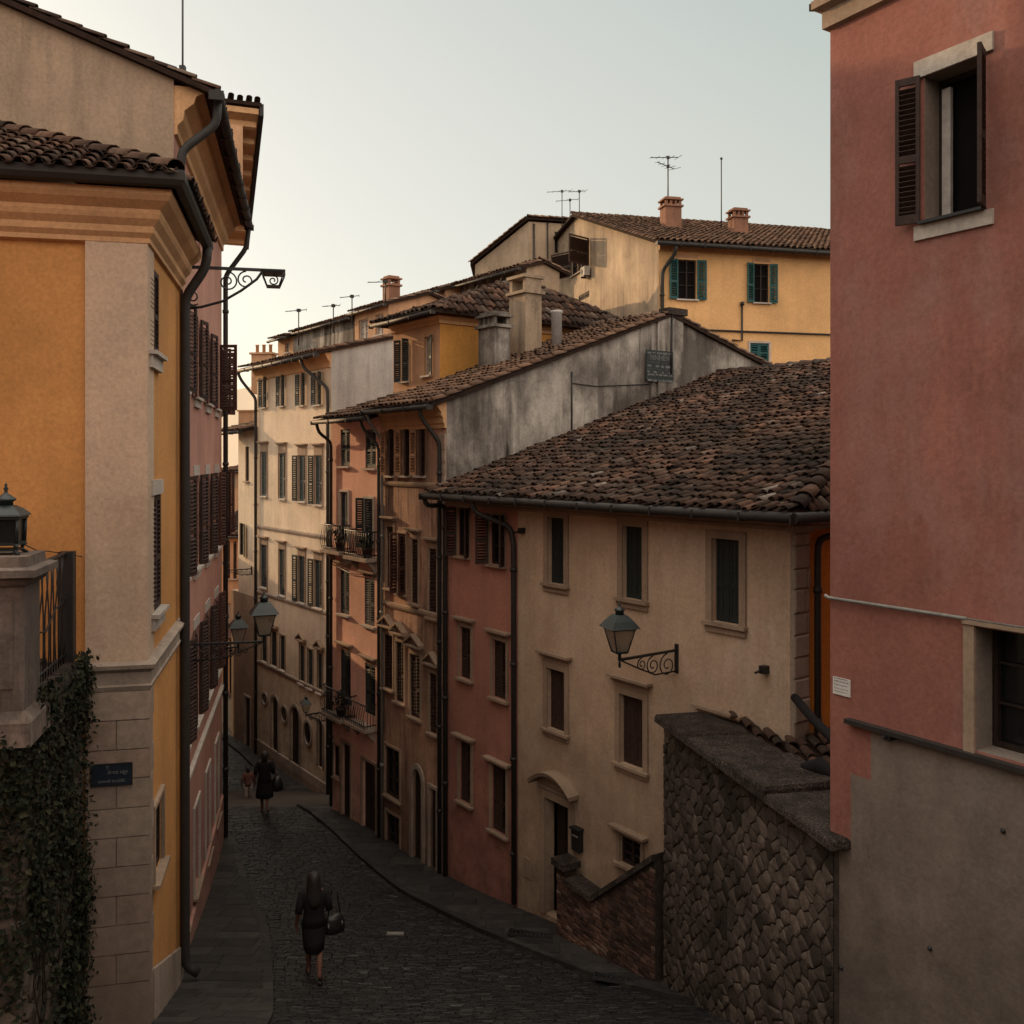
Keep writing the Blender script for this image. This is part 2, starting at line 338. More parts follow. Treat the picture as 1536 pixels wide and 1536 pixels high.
def window(fr, root, r, holes, kind='closed', sh='sh_brown', sur=None, hood=0, sill='surround', sillh=.1, rec=.07, ang=165, pitch=.06, lintel=None, frame='wood', style='louvre', sw=.09, bars=True, one=None, pane='glass', ped=None, leaf=1.):
    u0, u1, z0, z1 = r; holes.append((u0, u1, z0, z1)); w = u1 - u0
    mb = MB()                                                     # the joinery: casing and a sash with glazing bars
    f = .045
    for a, b in ((u0, u0 + f), (u1 - f, u1)): mb.box(fr, a, rec - .03, z0, b, rec + .03, z1)
    mb.box(fr, u0 + f, rec - .03, z0, u1 - f, rec + .03, z0 + f); mb.box(fr, u0 + f, rec - .03, z1 - f, u1 - f, rec + .03, z1)
    um = (u0 + u1) / 2
    if bars:
        mb.box(fr, um - .025, rec - .025, z0 + f, um + .025, rec + .028, z1 - f)
        for k in (.35, .68): mb.box(fr, u0 + f, rec - .012, z0 + (z1 - z0) * k, u1 - f, rec + .02, z0 + (z1 - z0) * k + .025)
    win = mb.build('window', frame, root)
    g = MB(); g.poly([fr.p(u0, rec + .035, z0), fr.p(u1, rec + .035, z0), fr.p(u1, rec + .035, z1), fr.p(u0, rec + .035, z1)]); g.build('pane', pane, win)
    if sur:
        s = MB()
        for a, b in ((u0 - sw, u0 - .004), (u1 + .004, u1 + sw)): s.box(fr, a, -.035, z0 - .003, b, .03, z1 + .004)
        s.box(fr, u0 - sw, -.037, z1 + .004, u1 + sw, .03, z1 + sw)
        s.build('surround', sur, win)
    if sill:
        s = MB(); e = (sw + .03) if sur else .07
        s.box(fr, u0 - e, -.1, z0 - .055, u1 + e, .05, z0 - .004)
        if sillh > .06: s.box(fr, u0 - e + .03, -.045, z0 - sillh, u1 + e - .03, .03, z0 - .057)
        s.build('sill', sill, win)
    if lintel:
        s = MB(); s.box(fr, u0 - .07, -.02, z1 + .003, u1 + .07, .05, z1 + .2); s.build('lintel', lintel, win)
    if hood:
        s = MB(); e = sw + .1; zb = z1 + sw + hood
        s.box(fr, u0 - sw, -.03, z1 + sw + .003, u1 + sw, .03, zb - .05)
        s.box(fr, u0 - e + .05, -.09, zb - .05, u1 + e - .05, .03, zb)
        s.box(fr, u0 - e, -.15, zb, u1 + e, .03, zb + .045)
        if ped == 'tri':
            for sgn in (0, 1):
                a, b = (u0 - e, um) if sgn == 0 else (u1 + e, um)
                s.hexa([fr.p(a, -.15, zb + .045), fr.p(b, -.15, zb + .26), fr.p(b, .02, zb + .26), fr.p(a, .02, zb + .045),
                        fr.p(a, -.15, zb + .09), fr.p(b, -.15, zb + .32), fr.p(b, .02, zb + .32), fr.p(a, .02, zb + .09)])
        s.build('hood', sur or 'surround', win)
    if kind == 'closed':
        for sd, h in ((1, u0 + .006), (-1, u1 - .006)): shutter(fr, win, h, rec * .45, sd, w / 2 - .01, z0 + .01, z1 - .01, 0, sh, pitch, style)
    elif kind == 'open':
        for sd, h in ((1, u0 - .02), (-1, u1 + .02)):
            if one and sd != one: continue
            a = ang + R.uniform(-8, 8) if not isinstance(ang, tuple) else ang[0 if sd > 0 else 1]
            shutter(fr, win, h, -.045, sd, (w / 2 + .01) * leaf, z0 - .01, z1 + .01, a, sh if isinstance(sh, str) else sh[0 if sd > 0 else 1], pitch, style)
    return win

def door(fr, root, r, holes, arch=0, mat='wood', rec=.22, sur=None, sw=.12, panels=True, name='door'):
    u0, u1, z0, z1 = r; holes.append((u0, u1, z0, z1, arch))
    mb = MB(); um = (u0 + u1) / 2
    mb.box(fr, u0, rec - .01, z0, um - .004, rec + .05, z1); mb.box(fr, um + .004, rec - .012, z0, u1, rec + .05, z1)
    if panels:
        n = max(2, int((z1 - z0) / .7))
        for a, b in ((u0, um), (um, u1)):
            for i in range(n):
                c = z0 + .12 + (z1 - z0 - .2) * i / n; d = c + (z1 - z0 - .2) / n - .1
                mb.box(fr, a + .07, rec - .035, c, b - .07, rec - .008, d)
    o = mb.build(name, mat, root)
    k = MB(); k.lathe((0, 0, 0), [(.01, 0), (.03, .01), (.034, .03), (.012, .05)], 8, 0, fr.M @ Matrix.Translation((um + .07, rec - .012, z0 + 1.05)) @ Matrix.Rotation(math.pi / 2, 4, 'X'))
    k.build('handle', 'iron', o)
    if sur:
        s = MB()
        if arch:
            ra = (u1 - u0) / 2; hh = arch if arch > .05 else ra; kz = z1 - hh
            for a, b in ((u0 - sw, u0 - .003), (u1 + .003, u1 + sw)): s.box(fr, a, -.05, z0, b, .03, kz)
            for i in range(12):
                q = []
                for t in (i, i + 1):
                    th = t * math.pi / 12; ct, sn = math.cos(th), math.sin(th)
                    q.append(((um - (ra + .003) * ct, kz + (hh + .003) * sn), (um - (ra + sw) * ct, kz + (hh + sw) * sn)))
                (i0, o0), (i1, o1) = q
                s.hexa([fr.p(i0[0], -.05, i0[1]), fr.p(i1[0], -.05, i1[1]), fr.p(i1[0], .02, i1[1]), fr.p(i0[0], .02, i0[1]),
                        fr.p(o0[0], -.05, o0[1]), fr.p(o1[0], -.05, o1[1]), fr.p(o1[0], .02, o1[1]), fr.p(o0[0], .02, o0[1])])
        else:
            for a, b in ((u0 - sw, u0 - .003), (u1 + .003, u1 + sw)): s.box(fr, a, -.05, z0, b, .03, z1)
            s.box(fr, u0 - sw, -.052, z1 + .003, u1 + sw, .03, z1 + sw)
        s.build('door_surround', sur, o)
    return o

# ------------------------------------------------------------------ roofs
def inpoly(x, y, P):
    c = False; n = len(P)
    for i in range(n):
        (x1, y1), (x2, y2) = P[i], P[i - 1]
        if (y1 > y) != (y2 > y) and x < (x2 - x1) * (y - y1) / (y2 - y1) + x1: c = not c
    return c
def half_tile(mb, p, ac, up, nr, length, r0, r1, lift, mi, seg=5, inv=1, lo=0.):
    ring = []
    for (b, r, l) in ((0, r0, lift), (length, r1, lo)):
        ring.append([p + up * b + ac * (r * math.cos(math.pi * k / seg)) + nr * (inv * r * math.sin(math.pi * k / seg) * .85 + l) for k in range(seg + 1)])
    b = len(mb.v); n = seg + 1; mb.v += ring[0] + ring[1]
    for k in range(seg):
        mb.f.append((b + k, b + k + 1, b + n + k + 1, b + n + k)); mb.m.append(mi); mb.sm.append(True)
    # a thin lip so the lower end shows thickness
    c = len(mb.v); mb.v += [q - nr * (.014 * inv) - ac * 0 for q in ring[0]]
    for k in range(seg):
        mb.f.append((b + k, b + k + 1, c + k + 1, c + k)); mb.m.append(mi); mb.sm.append(False)
def roof_plane(mb, P, tw=.2, tl=.34, thick=.09, jit=1., pans=False, tmi=1, bmi=0, seg=5):
    # P: planar polygon, first edge is the eave (left to right as seen from below)
    P = [Vector(p) for p in P]
    ac = (P[1] - P[0]).normalized(); nr = ac.cross((P[2] - P[1])).normalized()
    if nr.z < 0: nr = -nr
    up = nr.cross(ac).normalized()
    if up.z < 0: up = -up
    dn = Vector((0, 0, -thick)); n = len(P)
    mb.poly([p for p in P], bmi); mb.poly([p + dn for p in reversed(P)], bmi)
    for i in range(n): mb.poly([P[i], P[(i + 1) % n], P[(i + 1) % n] + dn, P[i] + dn], bmi)
    o = P[0]; Q = [((p - o).dot(ac), (p - o).dot(up)) for p in P]
    x0, x1 = min(q[0] for q in Q), max(q[0] for q in Q); y1 = max(q[1] for q in Q)
    nx = int((x1 - x0) / tw); ny = int(y1 / tl) + 1
    for i in range(nx + 1):
        cx = x0 + tw * (i + .5) + R.uniform(-.008, .008)
        for j in range(ny):
            cy = tl * j
            if not inpoly(cx, cy + tl * .5, Q): continue
            jx, jr = R.uniform(-.014, .014) * jit, R.uniform(-.05, .05) * jit
            p = o + ac * (cx + jx) + up * (cy - .04 + R.uniform(-.03, .03) * jit - (0.03 if j == 0 else 0)) + nr * (.012 + R.uniform(0, .018) * jit)
            a2 = (ac + up * jr).normalized(); u2 = (up - ac * jr).normalized()
            half_tile(mb, p, a2, u2, nr, tl * 1.22, tw * .40, tw * .33, .035, tmi, seg)
            if pans: half_tile(mb, o + ac * (cx + tw / 2) + up * (cy - .08) + nr * .075, ac, up, nr, tl * 1.22, tw * .34, tw * .3, .03, tmi, seg, -1)
def ridge_row(mb, a, b, r=.12, tl=.36, mi=1):
    a, b = Vector(a), Vector(b); up = (b - a); L = up.length; up.normalize()
    nr = (UP - up * UP.dot(up)).normalized(); ac = up.cross(nr)
    for i in range(max(1, int(L / tl))):
        half_tile(mb, a + up * (i * tl - .03) + ac * R.uniform(-.012, .012) + nr * (.0 + R.uniform(0, .012)), ac, up, nr, tl * 1.2, r, r * .86, .03, mi, 6)

# ------------------------------------------------------------------ laid stones: courses of irregular blocks on any surface
def stones(mb, fn, a0, a1, b0, b1, rows, lens, gap=.012, depth=.03, jit=.3, mi=1, keep=None, rowjit=.2, inset=.2, wob=.0):
    b = b0
    while b < b1 - 1e-4:
        h = rows * (1 + R.uniform(-rowjit, rowjit)); h = min(h, b1 - b)
        if b1 - b - h < rows * .4: h = b1 - b
        lo = a0(b) if callable(a0) else a0; hi = a1(b) if callable(a1) else a1
        a = lo - R.uniform(0, lens * .6) if rowjit else lo
        while a < hi:
            l = lens * (1 + R.uniform(-jit, jit) * 1.2); x0, x1 = max(a, lo) + gap, min(a + l, hi) - gap; a += l
            if x1 - x0 < .03: continue
            if keep and not keep((x0 + x1) / 2, b + h / 2): continue
            y0, y1 = b + gap, b + h - gap
            d = depth * R.uniform(.55, 1.2); j = lambda s: R.uniform(-s, s) * jit
            sx, sy = min((x1 - x0) * inset, depth), min((y1 - y0) * inset, depth)
            o = [(x0 + j(.02), y0 + j(.02)), (x1 + j(.02), y0 + j(.02)), (x1 + j(.02), y1 + j(.02)), (x0 + j(.02), y1 + j(.02))]
            q = [(o[0][0] + sx, o[0][1] + sy), (o[1][0] - sx, o[1][1] + sy), (o[2][0] - sx, o[2][1] - sy), (o[3][0] + sx, o[3][1] - sy)]
            t = len(mb.v)
            mb.v += [fn(x, y, 0) for x, y in o] + [fn(x, y, d * .75 + wob * R.uniform(-1, 1)) for x, y in [((o[k][0] * .7 + q[k][0] * .3), (o[k][1] * .7 + q[k][1] * .3)) for k in range(4)]] + [fn(x, y, d + R.uniform(-.25, .25) * depth * jit + wob * R.uniform(-1, 1)) for x, y in q]
            for k in range(4):
                n = (k + 1) % 4
                mb.f.append((t + k, t + n, t + 4 + n, t + 4 + k)); mb.m.append(mi); mb.sm.append(False)
                mb.f.append((t + 4 + k, t + 4 + n, t + 8 + n, t + 8 + k)); mb.m.append(mi); mb.sm.append(False)
            mb.f.append((t + 8, t + 9, t + 10, t + 11)); mb.m.append(mi); mb.sm.append(False)
        b += h

def clip(P, nx, ny, d):
    out = []
    for i in range(len(P)):
        (x1, y1), (x2, y2) = P[i - 1], P[i]; a, b = nx * x1 + ny * y1 - d, nx * x2 + ny * y2 - d
        if (a <= 0) != (b <= 0): t = a / (a - b); out.append((x1 + (x2 - x1) * t, y1 + (y2 - y1) * t))
        if b <= 0: out.append((x2, y2))
    return out
def rubble(mb, fn, a0, a1, b0, b1, sa, sb, gap=.012, depth=.06, mi=1, jit=.38, wob=.012):
    na, nb = int((a1 - a0) / sa) + 2, int((b1 - b0) / sb) + 2; G = {}
    for i in range(-1, na + 1):
        for j in range(-1, nb + 1):
            if R.random() < .1: continue
            G[i, j] = (a0 + sa * (i + .5 * (j % 2) + R.uniform(-jit, jit)), b0 + sb * (j + R.uniform(-jit, jit) * .8))
    for (i, j), (x, y) in G.items():
        P = [(x - 2 * sa, y - 2 * sb), (x + 2 * sa, y - 2 * sb), (x + 2 * sa, y + 2 * sb), (x - 2 * sa, y + 2 * sb)]
        for di in range(-2, 3):
            for dj in range(-2, 3):
                q = G.get((i + di, j + dj))
                if q is None or (di == 0 and dj == 0): continue
                nx, ny = q[0] - x, q[1] - y; P = clip(P, nx, ny, nx * (x + q[0]) / 2 + ny * (y + q[1]) / 2)
                if not P: break
            if not P: break
        for c in ((-1, 0, -a0), (1, 0, a1), (0, -1, -b0), (0, 1, b1)):
            if P: P = clip(P, *c)
        if len(P) < 3: continue
        cx, cy = sum(p[0] for p in P) / len(P), sum(p[1] for p in P) / len(P)
        L_ = [math.hypot(p[0] - cx, p[1] - cy) for p in P]
        if min(L_) < .025: continue
        Q = []
        n0 = len(P)
        for k in range(n0):                       # chamfer the corners so stones are not crystals
            (x0, y0), (x1, y1), (x2, y2) = P[k - 1], P[k], P[(k + 1) % n0]
            Q += [(x1 + (x0 - x1) * .13, y1 + (y0 - y1) * .13), (x1 + (x2 - x1) * .13, y1 + (y2 - y1) * .13)]
        sh = lambda d: [(cx + (px_ - cx) * (1 - min(.6, d / max(.03, math.hypot(px_ - cx, py_ - cy)))), cy + (py_ - cy) * (1 - min(.6, d / max(.03, math.hypot(px_ - cx, py_ - cy))))) for px_, py_ in Q]
        d = depth * R.uniform(.4, 1.15); r0, r1, r2 = sh(gap), sh(gap + .008), sh(gap + .026); n = len(Q); t = len(mb.v); tx, ty = R.uniform(-.05, .05), R.uniform(-.05, .05)
        mb.v += [fn(u, v, 0) for u, v in r0] + [fn(u, v, d * .7 + (u - cx) * tx + (v - cy) * ty) for u, v in r1] + [fn(u, v, d + (u - cx) * tx + (v - cy) * ty + R.uniform(-wob, wob)) for u, v in r2] + [fn(cx, cy, d + R.uniform(0, wob))]
        for k in range(n):
            m = (k + 1) % n
            for o in (0, n): mb.f.append((t + o + k, t + o + m, t + o + n + m, t + o + n + k)); mb.m.append(mi); mb.sm.append(False)
            mb.f.append((t + 2 * n + k, t + 2 * n + m, t + 3 * n)); mb.m.append(mi); mb.sm.append(True)

def interp(tab, x):
    if x <= tab[0][0]: (a, b), (c, d) = tab[0], tab[1]
    elif x >= tab[-1][0]: (a, b), (c, d) = tab[-2], tab[-1]
    else:
        for (a, b), (c, d) in zip(tab, tab[1:]):
            if a <= x <= c: break
    return b + (d - b) * (x - a) / (c - a)
GT = [(0, -1.9), (8, -5.5), (10, -6.4), (12, -7.28), (13.5, -7.85), (14.7, -8.3), (17.5, -8.85), (20, -9.28), (22, -9.48), (24, -9.55), (25.8, -9.68), (28, -10.42), (32, -11.85), (34, -11.95), (60, -12)]
def ground(Y): return (interp(GT, Y - .4) + interp(GT, Y) + interp(GT, Y + .4)) / 3
# ------------------------------------------------------------------ plan of the place
FR = Frame(-1.466, 20.94, .588, -.809)               # row of houses on the right of the street
F4 = Frame(-1.466 * 1.25, 20.94 * 1.25, .588, -.809)  # the ivory house stands further down the hill
FL1 = Frame(-4.58, 11.74, -.2214, .9752); FL1f = Frame(-4.58, 11.74, .9752, .2214)
FL2 = Frame(-5.40, 14.9, -1.85, 8.4); FL2f = Frame(-5.40, 14.9, .9766, .215)
FL3 = Frame(-7.25, 23.3, -.36, 1); FL3f = Frame(-7.25, 23.3, 1, .36)
FP = Frame(3.41, 10.0, .62, -1.0)                    # terracotta house on the right
FW = Frame(2.30, 14.5, .222, -.975)                  # rubble wall
FU = Frame(5.34, 34.0, .971, .239); FUg = Frame(5.34, 34.0, .239, -.971)
def perp(fr, u, y=0):                                # frame of the right-hand end wall of a block at u
    q = fr.p(u, y, 0); return Frame(q.x, q.y, fr.n.x, fr.n.y)

def shell(root, fr, u0, u1, y0, D, zb, ze, slope, holes, mats, ridge=None, sides=1, extra=None, name='wall', rmi=0):
    mb = MB(); ridge = D / 2 if ridge is None else ridge
    if extra: extra(mb)
    else: wall_face(mb, fr, u0, u1, zb, ze, holes, 0, y0, rmi=rmi)
    for u in (u0, u1):
        mb.poly([fr.p(u, y0, zb), fr.p(u, y0 + D, zb), fr.p(u, y0 + D, ze + slope * max(0, (ridge * 2 - D))), fr.p(u, y0 + ridge, ze + slope * ridge), fr.p(u, y0, ze)], sides)
    mb.poly([fr.p(u0, y0 + D, zb), fr.p(u1, y0 + D, zb), fr.p(u1, y0 + D, ze), fr.p(u0, y0 + D, ze)], sides)
    mb.poly([fr.p(u0, y0 + .5, ze), fr.p(u1, y0 + .5, ze), fr.p(u1, y0 + D, ze), fr.p(u0, y0 + D, ze)], 2)      # attic floor keeps the inside dark
    return mb.build(name, mats, root)
def gable_roof(root, fr, u0, u1, y0, D, ze, slope, ov=.45, sv=.12, tiles='warmtiles', tw=.22, tl=.36, ridge=None, back=True, seg=4, name='roof'):
    mb = MB(); ridge = D / 2 if ridge is None else ridge; a, b = u0 - sv, u1 + sv
    zf, zr = ze - slope * ov, ze + slope * ridge
    roof_plane(mb, [fr.p(a, y0 - ov, zf), fr.p(b, y0 - ov, zf), fr.p(b, y0 + ridge, zr), fr.p(a, y0 + ridge, zr)], tw, tl, seg=seg)
    if back:
        yb = y0 + D + ov; zbk = zr - slope * (yb - y0 - ridge)
        roof_plane(mb, [fr.p(b, yb, zbk), fr.p(a, yb, zbk), fr.p(a, y0 + ridge, zr), fr.p(b, y0 + ridge, zr)], tw * 1.3, tl * 1.3, seg=3)
    ridge_row(mb, fr.p(a, y0 + ridge, zr + .02), fr.p(b, y0 + ridge, zr + .02))
    return mb.build(name, ['tilebed', tiles], root)
def gutter(root, fr, u0, u1, y, z, r=.07, mat='gutter'):
    mb = MB(); mb.tube([(u0, y, z), ((u0 + u1) / 2, y, z - .01), (u1, y, z)], r, 10, 0, fr)
    n = max(2, int(abs(u1 - u0) / .9))
    for i in range(n + 1):
        u = u0 + (u1 - u0) * i / n
        mb.box(fr, u - .012, y - r * 1.15, z - r * 1.15, u + .012, y + r * 1.6, z + r * .6)
    return mb.build('gutter', mat, root)
def pipe(root, fr, pts, r=.05, mat='gutter', clips=True):
    mb = MB(); P = []
    for i, p in enumerate(pts):                       # round the bends
        if 0 < i < len(pts) - 1:
            a, b, c = Vector(pts[i - 1]), Vector(p), Vector(pts[i + 1])
            d1 = (a - b).normalized() * min(.12, (a - b).length * .4); d2 = (c - b).normalized() * min(.12, (c - b).length * .4)
            P += [b + d1, b + (d1 + d2) * .28, b + d2]
        else: P.append(Vector(p))
    mb.tube(P, r, 9, 0, fr)
    if clips:
        (u, y, z1), z0 = pts[-2], pts[-1][2]
        z = z1 - .5
        while z > z0 + .3:
            mb.lathe((u, y, z), [(r * 1.02, -.04), (r * 1.3, -.04), (r * 1.3, .04), (r * 1.02, .04)], 9, 0, fr.M); z -= 1.9
    return mb.build('drainpipe', mat, root)
def trim(root, path, prof, mat, name='cornice'):
    mb = MB(); mb.sweep(path, prof, 0); return mb.build(name, mat, root)
def line(fr, u0, u1, y=0): return [tuple(fr.p(u0, y, 0)[:2]), tuple(fr.p(u1, y, 0)[:2])]
def string_course(root, fr, u0, u1, z, h=.12, o=.06, mat='surround', y=0):
    return trim(root, line(fr, u0, u1, y), [(0, z), (o * .6, z), (o, z + h * .5), (o, z + h), (0, z + h + .02)], mat, 'string_course')
def chimney(root, c, w, d, h, mat, kind='brick', rz=-.94, pots=0, capw=.07):
    T = Matrix.Translation(c) @ Matrix.Rotation(rz, 4, 'Z'); mb = MB()
    mb.box(T, -w / 2, -d / 2, -1.2, w / 2, d / 2, h)
    o = mb.build('chimney', mat, root); k = MB()
    k.box(T, -w / 2 - capw, -d / 2 - capw, h + .002, w / 2 + capw, d / 2 + capw, h + .08)
    if kind == 'vent':
        for sx in (-1, -.33, .33, 1):
            for sy in (-1, 1): k.box(T, sx * (w / 2 - .05) - .05, sy * (d / 2 - .05) - .05, h + .08, sx * (w / 2 - .05) + .05, sy * (d / 2 - .05) + .05, h + .28)
        k.box(T, -w / 2 - capw, -d / 2 - capw, h + .28, w / 2 + capw, d / 2 + capw, h + .34)
        k.box(T, -w / 2 + .02, -d / 2 + .02, h + .34, w / 2 - .02, d / 2 - .02, h + .42)
    elif kind == 'hood':
        for sx in (-1, 1):
            k.box(T, sx * (w / 2 - .06) - .06, -d / 2 + .01, h + .08, sx * (w / 2 - .06) + .06, d / 2 - .01, h + .42)
        k.box(T, -w / 2 - capw * .6, -d / 2 - capw, h + .42, w / 2 + capw * .6, d / 2 + capw, h + .5)
    k.build('chimney_cap', mat if kind != 'brick' else mat, o)
    if pots:
        for i in range(pots):
            p = MB(); x = -w / 2 + w * (i + .5) / pots
            p.lathe((x, 0, h + .08), [(.07, 0), (.065, .3), (.085, .3), (.085, .35), (.05, .35)], 10, 0, T); p.build('chimney_pot', mat, o)
    return o

# ------------------------------------------------------------------ ground
def gp(x, y, h=0): return Vector((x, y, ground(y) + h))
mb = MB(); ys = [-30, -10, 0, 4, 7, 9] + [10 + .7 * i for i in range(24)] + [28, 34, 45, 80, 200, 900, 4000]
xs = [-3000, -300, -60, -12, -4, 4, 12, 60, 300, 3000]
for a, b in zip(ys, ys[1:]):
    for c, d in zip(xs, xs[1:]): mb.poly([gp(c, a, -.06), gp(d, a, -.06), gp(d, b, -.06), gp(c, b, -.06)])
M['earth'] = simple('earth', (.06, .05, .042), .95, 0, .4, .6, .1)
structure(mb.build('ground', 'earth'))
kl = [(8, -2.6), (12.5, -3.36), (15, -4.0), (17.5, -4.72), (20, -5.75), (23.3, -7.06), (26, -8.6), (33, -13), (38, -17), (46, -22)]
kr = [(8, 3.9), (13.2, 2.75), (14, 2.15), (15.8, .72), (17.6, -.72), (20, -2.4), (21.8, -3.42), (23.9, -4.6), (25, -5.25), (26, -5.8), (29, -6.7), (32.2, -7.6), (34.5, -8.95), (38, -11.1), (46, -16.6)]
KL = lambda y: interp(kl, y)
KR = lambda y: interp(kr, y)
mb = MB(); yy = [9 + .5 * i for i in range(72)]
for a, b in zip(yy, yy[1:]): mb.poly([gp(KL(a), a, -.01), gp(KR(a), a, -.01), gp(KR(b), b, -.01), gp(KL(b), b, -.01)])
def cob(a, b, h): return gp(a, b + .05 * math.sin(a * 1.3), h)       # courses run across the street
stones(mb, cob, lambda b: KL(b) + .02, lambda b: KR(b) - .02, 11.0, 24, .075, .21, .005, .016, .3, 1, None, .1, .2, .003)
stones(mb, cob, lambda b: KL(b) + .02, lambda b: KR(b) - .02, 24, 44, .13, .28, .005, .018, .3, 1, None, .1, .2, .003)
structure(mb.build('street', ['mortar', 'cobbles']))
WL = lambda y: FL1.p(0, .03, 0).x + (y - 11.74) * (-.2214 / .9752) if y < 14.9 else (-5.43 - .2202 * (y - 14.9) if y < 23.3 else -7.28 - .311 * (y - 23.3))
wr = [(8, 7.94), (25.8, -4.95), (32.2, -6.16), (46, -16.2)]
WR = lambda y: interp(wr, y) + .05
def pavement(name, lo, hi, y0, y1, kerb, rows, lens):
    mb = MB(); n = int((y1 - y0) / .5); Y = [y0 + (y1 - y0) * i / n for i in range(n + 1)]
    for a, b in zip(Y, Y[1:]):
        mb.poly([gp(lo(a), a, .06), gp(hi(a), a, .06), gp(hi(b), b, .06), gp(lo(b), b, .06)])
    stones(mb, lambda x, y, h: gp(x, y, .062 + h), lo, hi, y0, y1, rows, lens, .005, .012, .25, 1, None, .15, .05, .002)
    structure(mb.build(name, ['slabs', 'slabs']))
    k = MB()
    for i in range(n):
        a, b = Y[i], Y[i + 1]
        s = -1 if kerb is lo else 1
        w = .16 * s
        c = [gp(kerb(a) - w * 0, a, -.08), gp(kerb(a) + w, a, -.08), gp(kerb(b - .012) + w, b - .012, -.08), gp(kerb(b - .012), b - .012, -.08)]
        k.hexa(c + [p + UP * (.08 + .082 + R.uniform(-.004, .006)) for p in c])
    structure(k.build('kerb', 'slabs'))
pavement('pavement_left', lambda y: WL(y), lambda y: max(KL(y), WL(y) + .06), 11.0, 23.4, lambda y: max(KL(y), WL(y) + .06), .42, .75)
pavement('pavement_right', lambda y: KR(y), lambda y: max(WR(y), KR(y) + .1) if y < 15.4 else WR(y), 13.4, 44, KR, .45, .7)
# right kerb side flag: kerb sits on the street side
mb = MB()
for k, (pw, amp, y0, pk) in enumerate([(640, 46, 700, 0)]):
    P = [];
    for i in range(60):
        x = -1100 + i * 32; h = 8 + 52 * math.exp(-((x + 260) / 300.) ** 2) + 26 * math.exp(-((x - 280) / 240.) ** 2) + 5 * math.sin(i * .9) + 3 * math.sin(i * 2.3)
        P.append((x, h))
    for (a, ha), (b, hb) in zip(P, P[1:]):
        mb.poly([(a, 690, -14), (b, 690, -14), (b, 760, hb), (a, 760, ha)], 0, True); mb.poly([(a, 760, ha), (b, 760, hb), (b, 1000, -12), (a, 1000, -12)], 0, True)
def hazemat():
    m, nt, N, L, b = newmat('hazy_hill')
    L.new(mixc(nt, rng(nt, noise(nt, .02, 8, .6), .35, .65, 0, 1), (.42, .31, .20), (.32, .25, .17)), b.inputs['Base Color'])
    b.inputs['Roughness'].default_value = 1; b.inputs['Emission Color'].default_value = (.80, .60, .40, 1); b.inputs['Emission Strength'].default_value = .5  # aerial haze put in as a faint glow of the hillside
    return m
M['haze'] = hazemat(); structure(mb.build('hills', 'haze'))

GR = 'houses along the right side of the street'
HB = ['ochre']
# ================================================================== RIGHT ROW
# ---- low house with the broad mossy roof (salmon end + cream front)
R1 = thing('corner_house', 'cream and salmon house with a broad dark tiled roof and a lantern on its front', 'house', FR.p(4.6, 0, -9.5))
Wd = 9.3; uP = FR.u(777); H = []
o = FR.rect
for r, sh in (((687, 704, 762, 834), 'sh_brown'), ((735.5, 757, 772, 847), 'sh_brown')):
    window(FR, R1, o(*r), H, 'open', sh, sur='surround', sw=.05, ang=(120, 128), sillh=.05)
for r, hd in (((690.5, 707, 941, 1018), .1), ((740, 760, 961, 1048), .1), ((690, 707, 1113, 1204), .03), ((738, 760, 1150, 1249), .03)):
    window(FR, R1, o(*r), H, 'closed', 'sh_brown', 'surround', hood=hd, sillh=.05, sw=.07, rec=.12)
for r in ((823, 847, 777, 876), (935, 964.5, 790, 899), (1069.5, 1110, 809, 935)):
    window(FR, R1, o(*r), H, 'closed', 'sh_dark', 'surround', sillh=.16, sw=.13, rec=.2, style='board')
for r in ((822, 848, 1005, 1096), (931, 965.5, 1045, 1150), (1062, 1102, 1095, 1215)):
    window(FR, R1, o(*r), H, 'closed', 'sh_brown', 'surround', hood=.16, sillh=.14, sw=.12, rec=.2, style='board')
a, b, c, d = o(931, 962, 1258, 1300); window(FR, R1, (a, b, c, d), H, 'bare', 'sh_brown', 'surround', hood=.03, sillh=.05, sw=.08)
dr = o(819, 855, 1203, 1388); dr = (dr[0], dr[1], ground(17.5) + .1, dr[3])
D1 = door(FR, R1, dr, H, 0, 'wood', .28, 'surround', .15)
def r1face(mb):
    wall_face(mb, FR, 0, uP, -9.9, -.62, [h for h in H if h[0] < uP], 0)
    wall_face(mb, FR, uP, Wd, -9.9, -.62, [h for h in H if h[0] > uP], 1)
    mb.poly([FR.p(Wd, 0, -9.9), FR.p(Wd, 18, -9.9), FR.p(Wd, 18, -.62), FR.p(Wd, 0, -.62)], 2)
    mb.poly([FR.p(0, .02, -9.9), FR.p(0, 18, -9.9), FR.p(0, 18, -.62), FR.p(0, .02, -.62)], 1)
    mb.poly([FR.p(0, 18, -9.9), FR.p(Wd, 18, -9.9), FR.p(Wd, 18, -.62), FR.p(0, 18, -.62)], 1)
    mb.poly([FR.p(.01, .4, -.63), FR.p(Wd - .01, .4, -.63), FR.p(Wd - .01, 18, -.63), FR.p(.01, 18, -.63)], 1)
mb = MB(); r1face(mb); mb.build('wall', ['salmon', 'cream', 'orange'], R1)
mb = MB(); mb.sweep([tuple(FR.p(u, y, 0)[:2]) for u, y in ((.05, 0), (Wd, 0), (Wd, 6))], [(0, -1.02), (.05, -1.02), (.05, -.97), (.03, -.95), (.03, -.9), (.1, -.86), (.1, -.82), (.2, -.76), (.24, -.66), (.24, -.6), (0, -.6)])
mb.build('cornice', 'surround', R1)
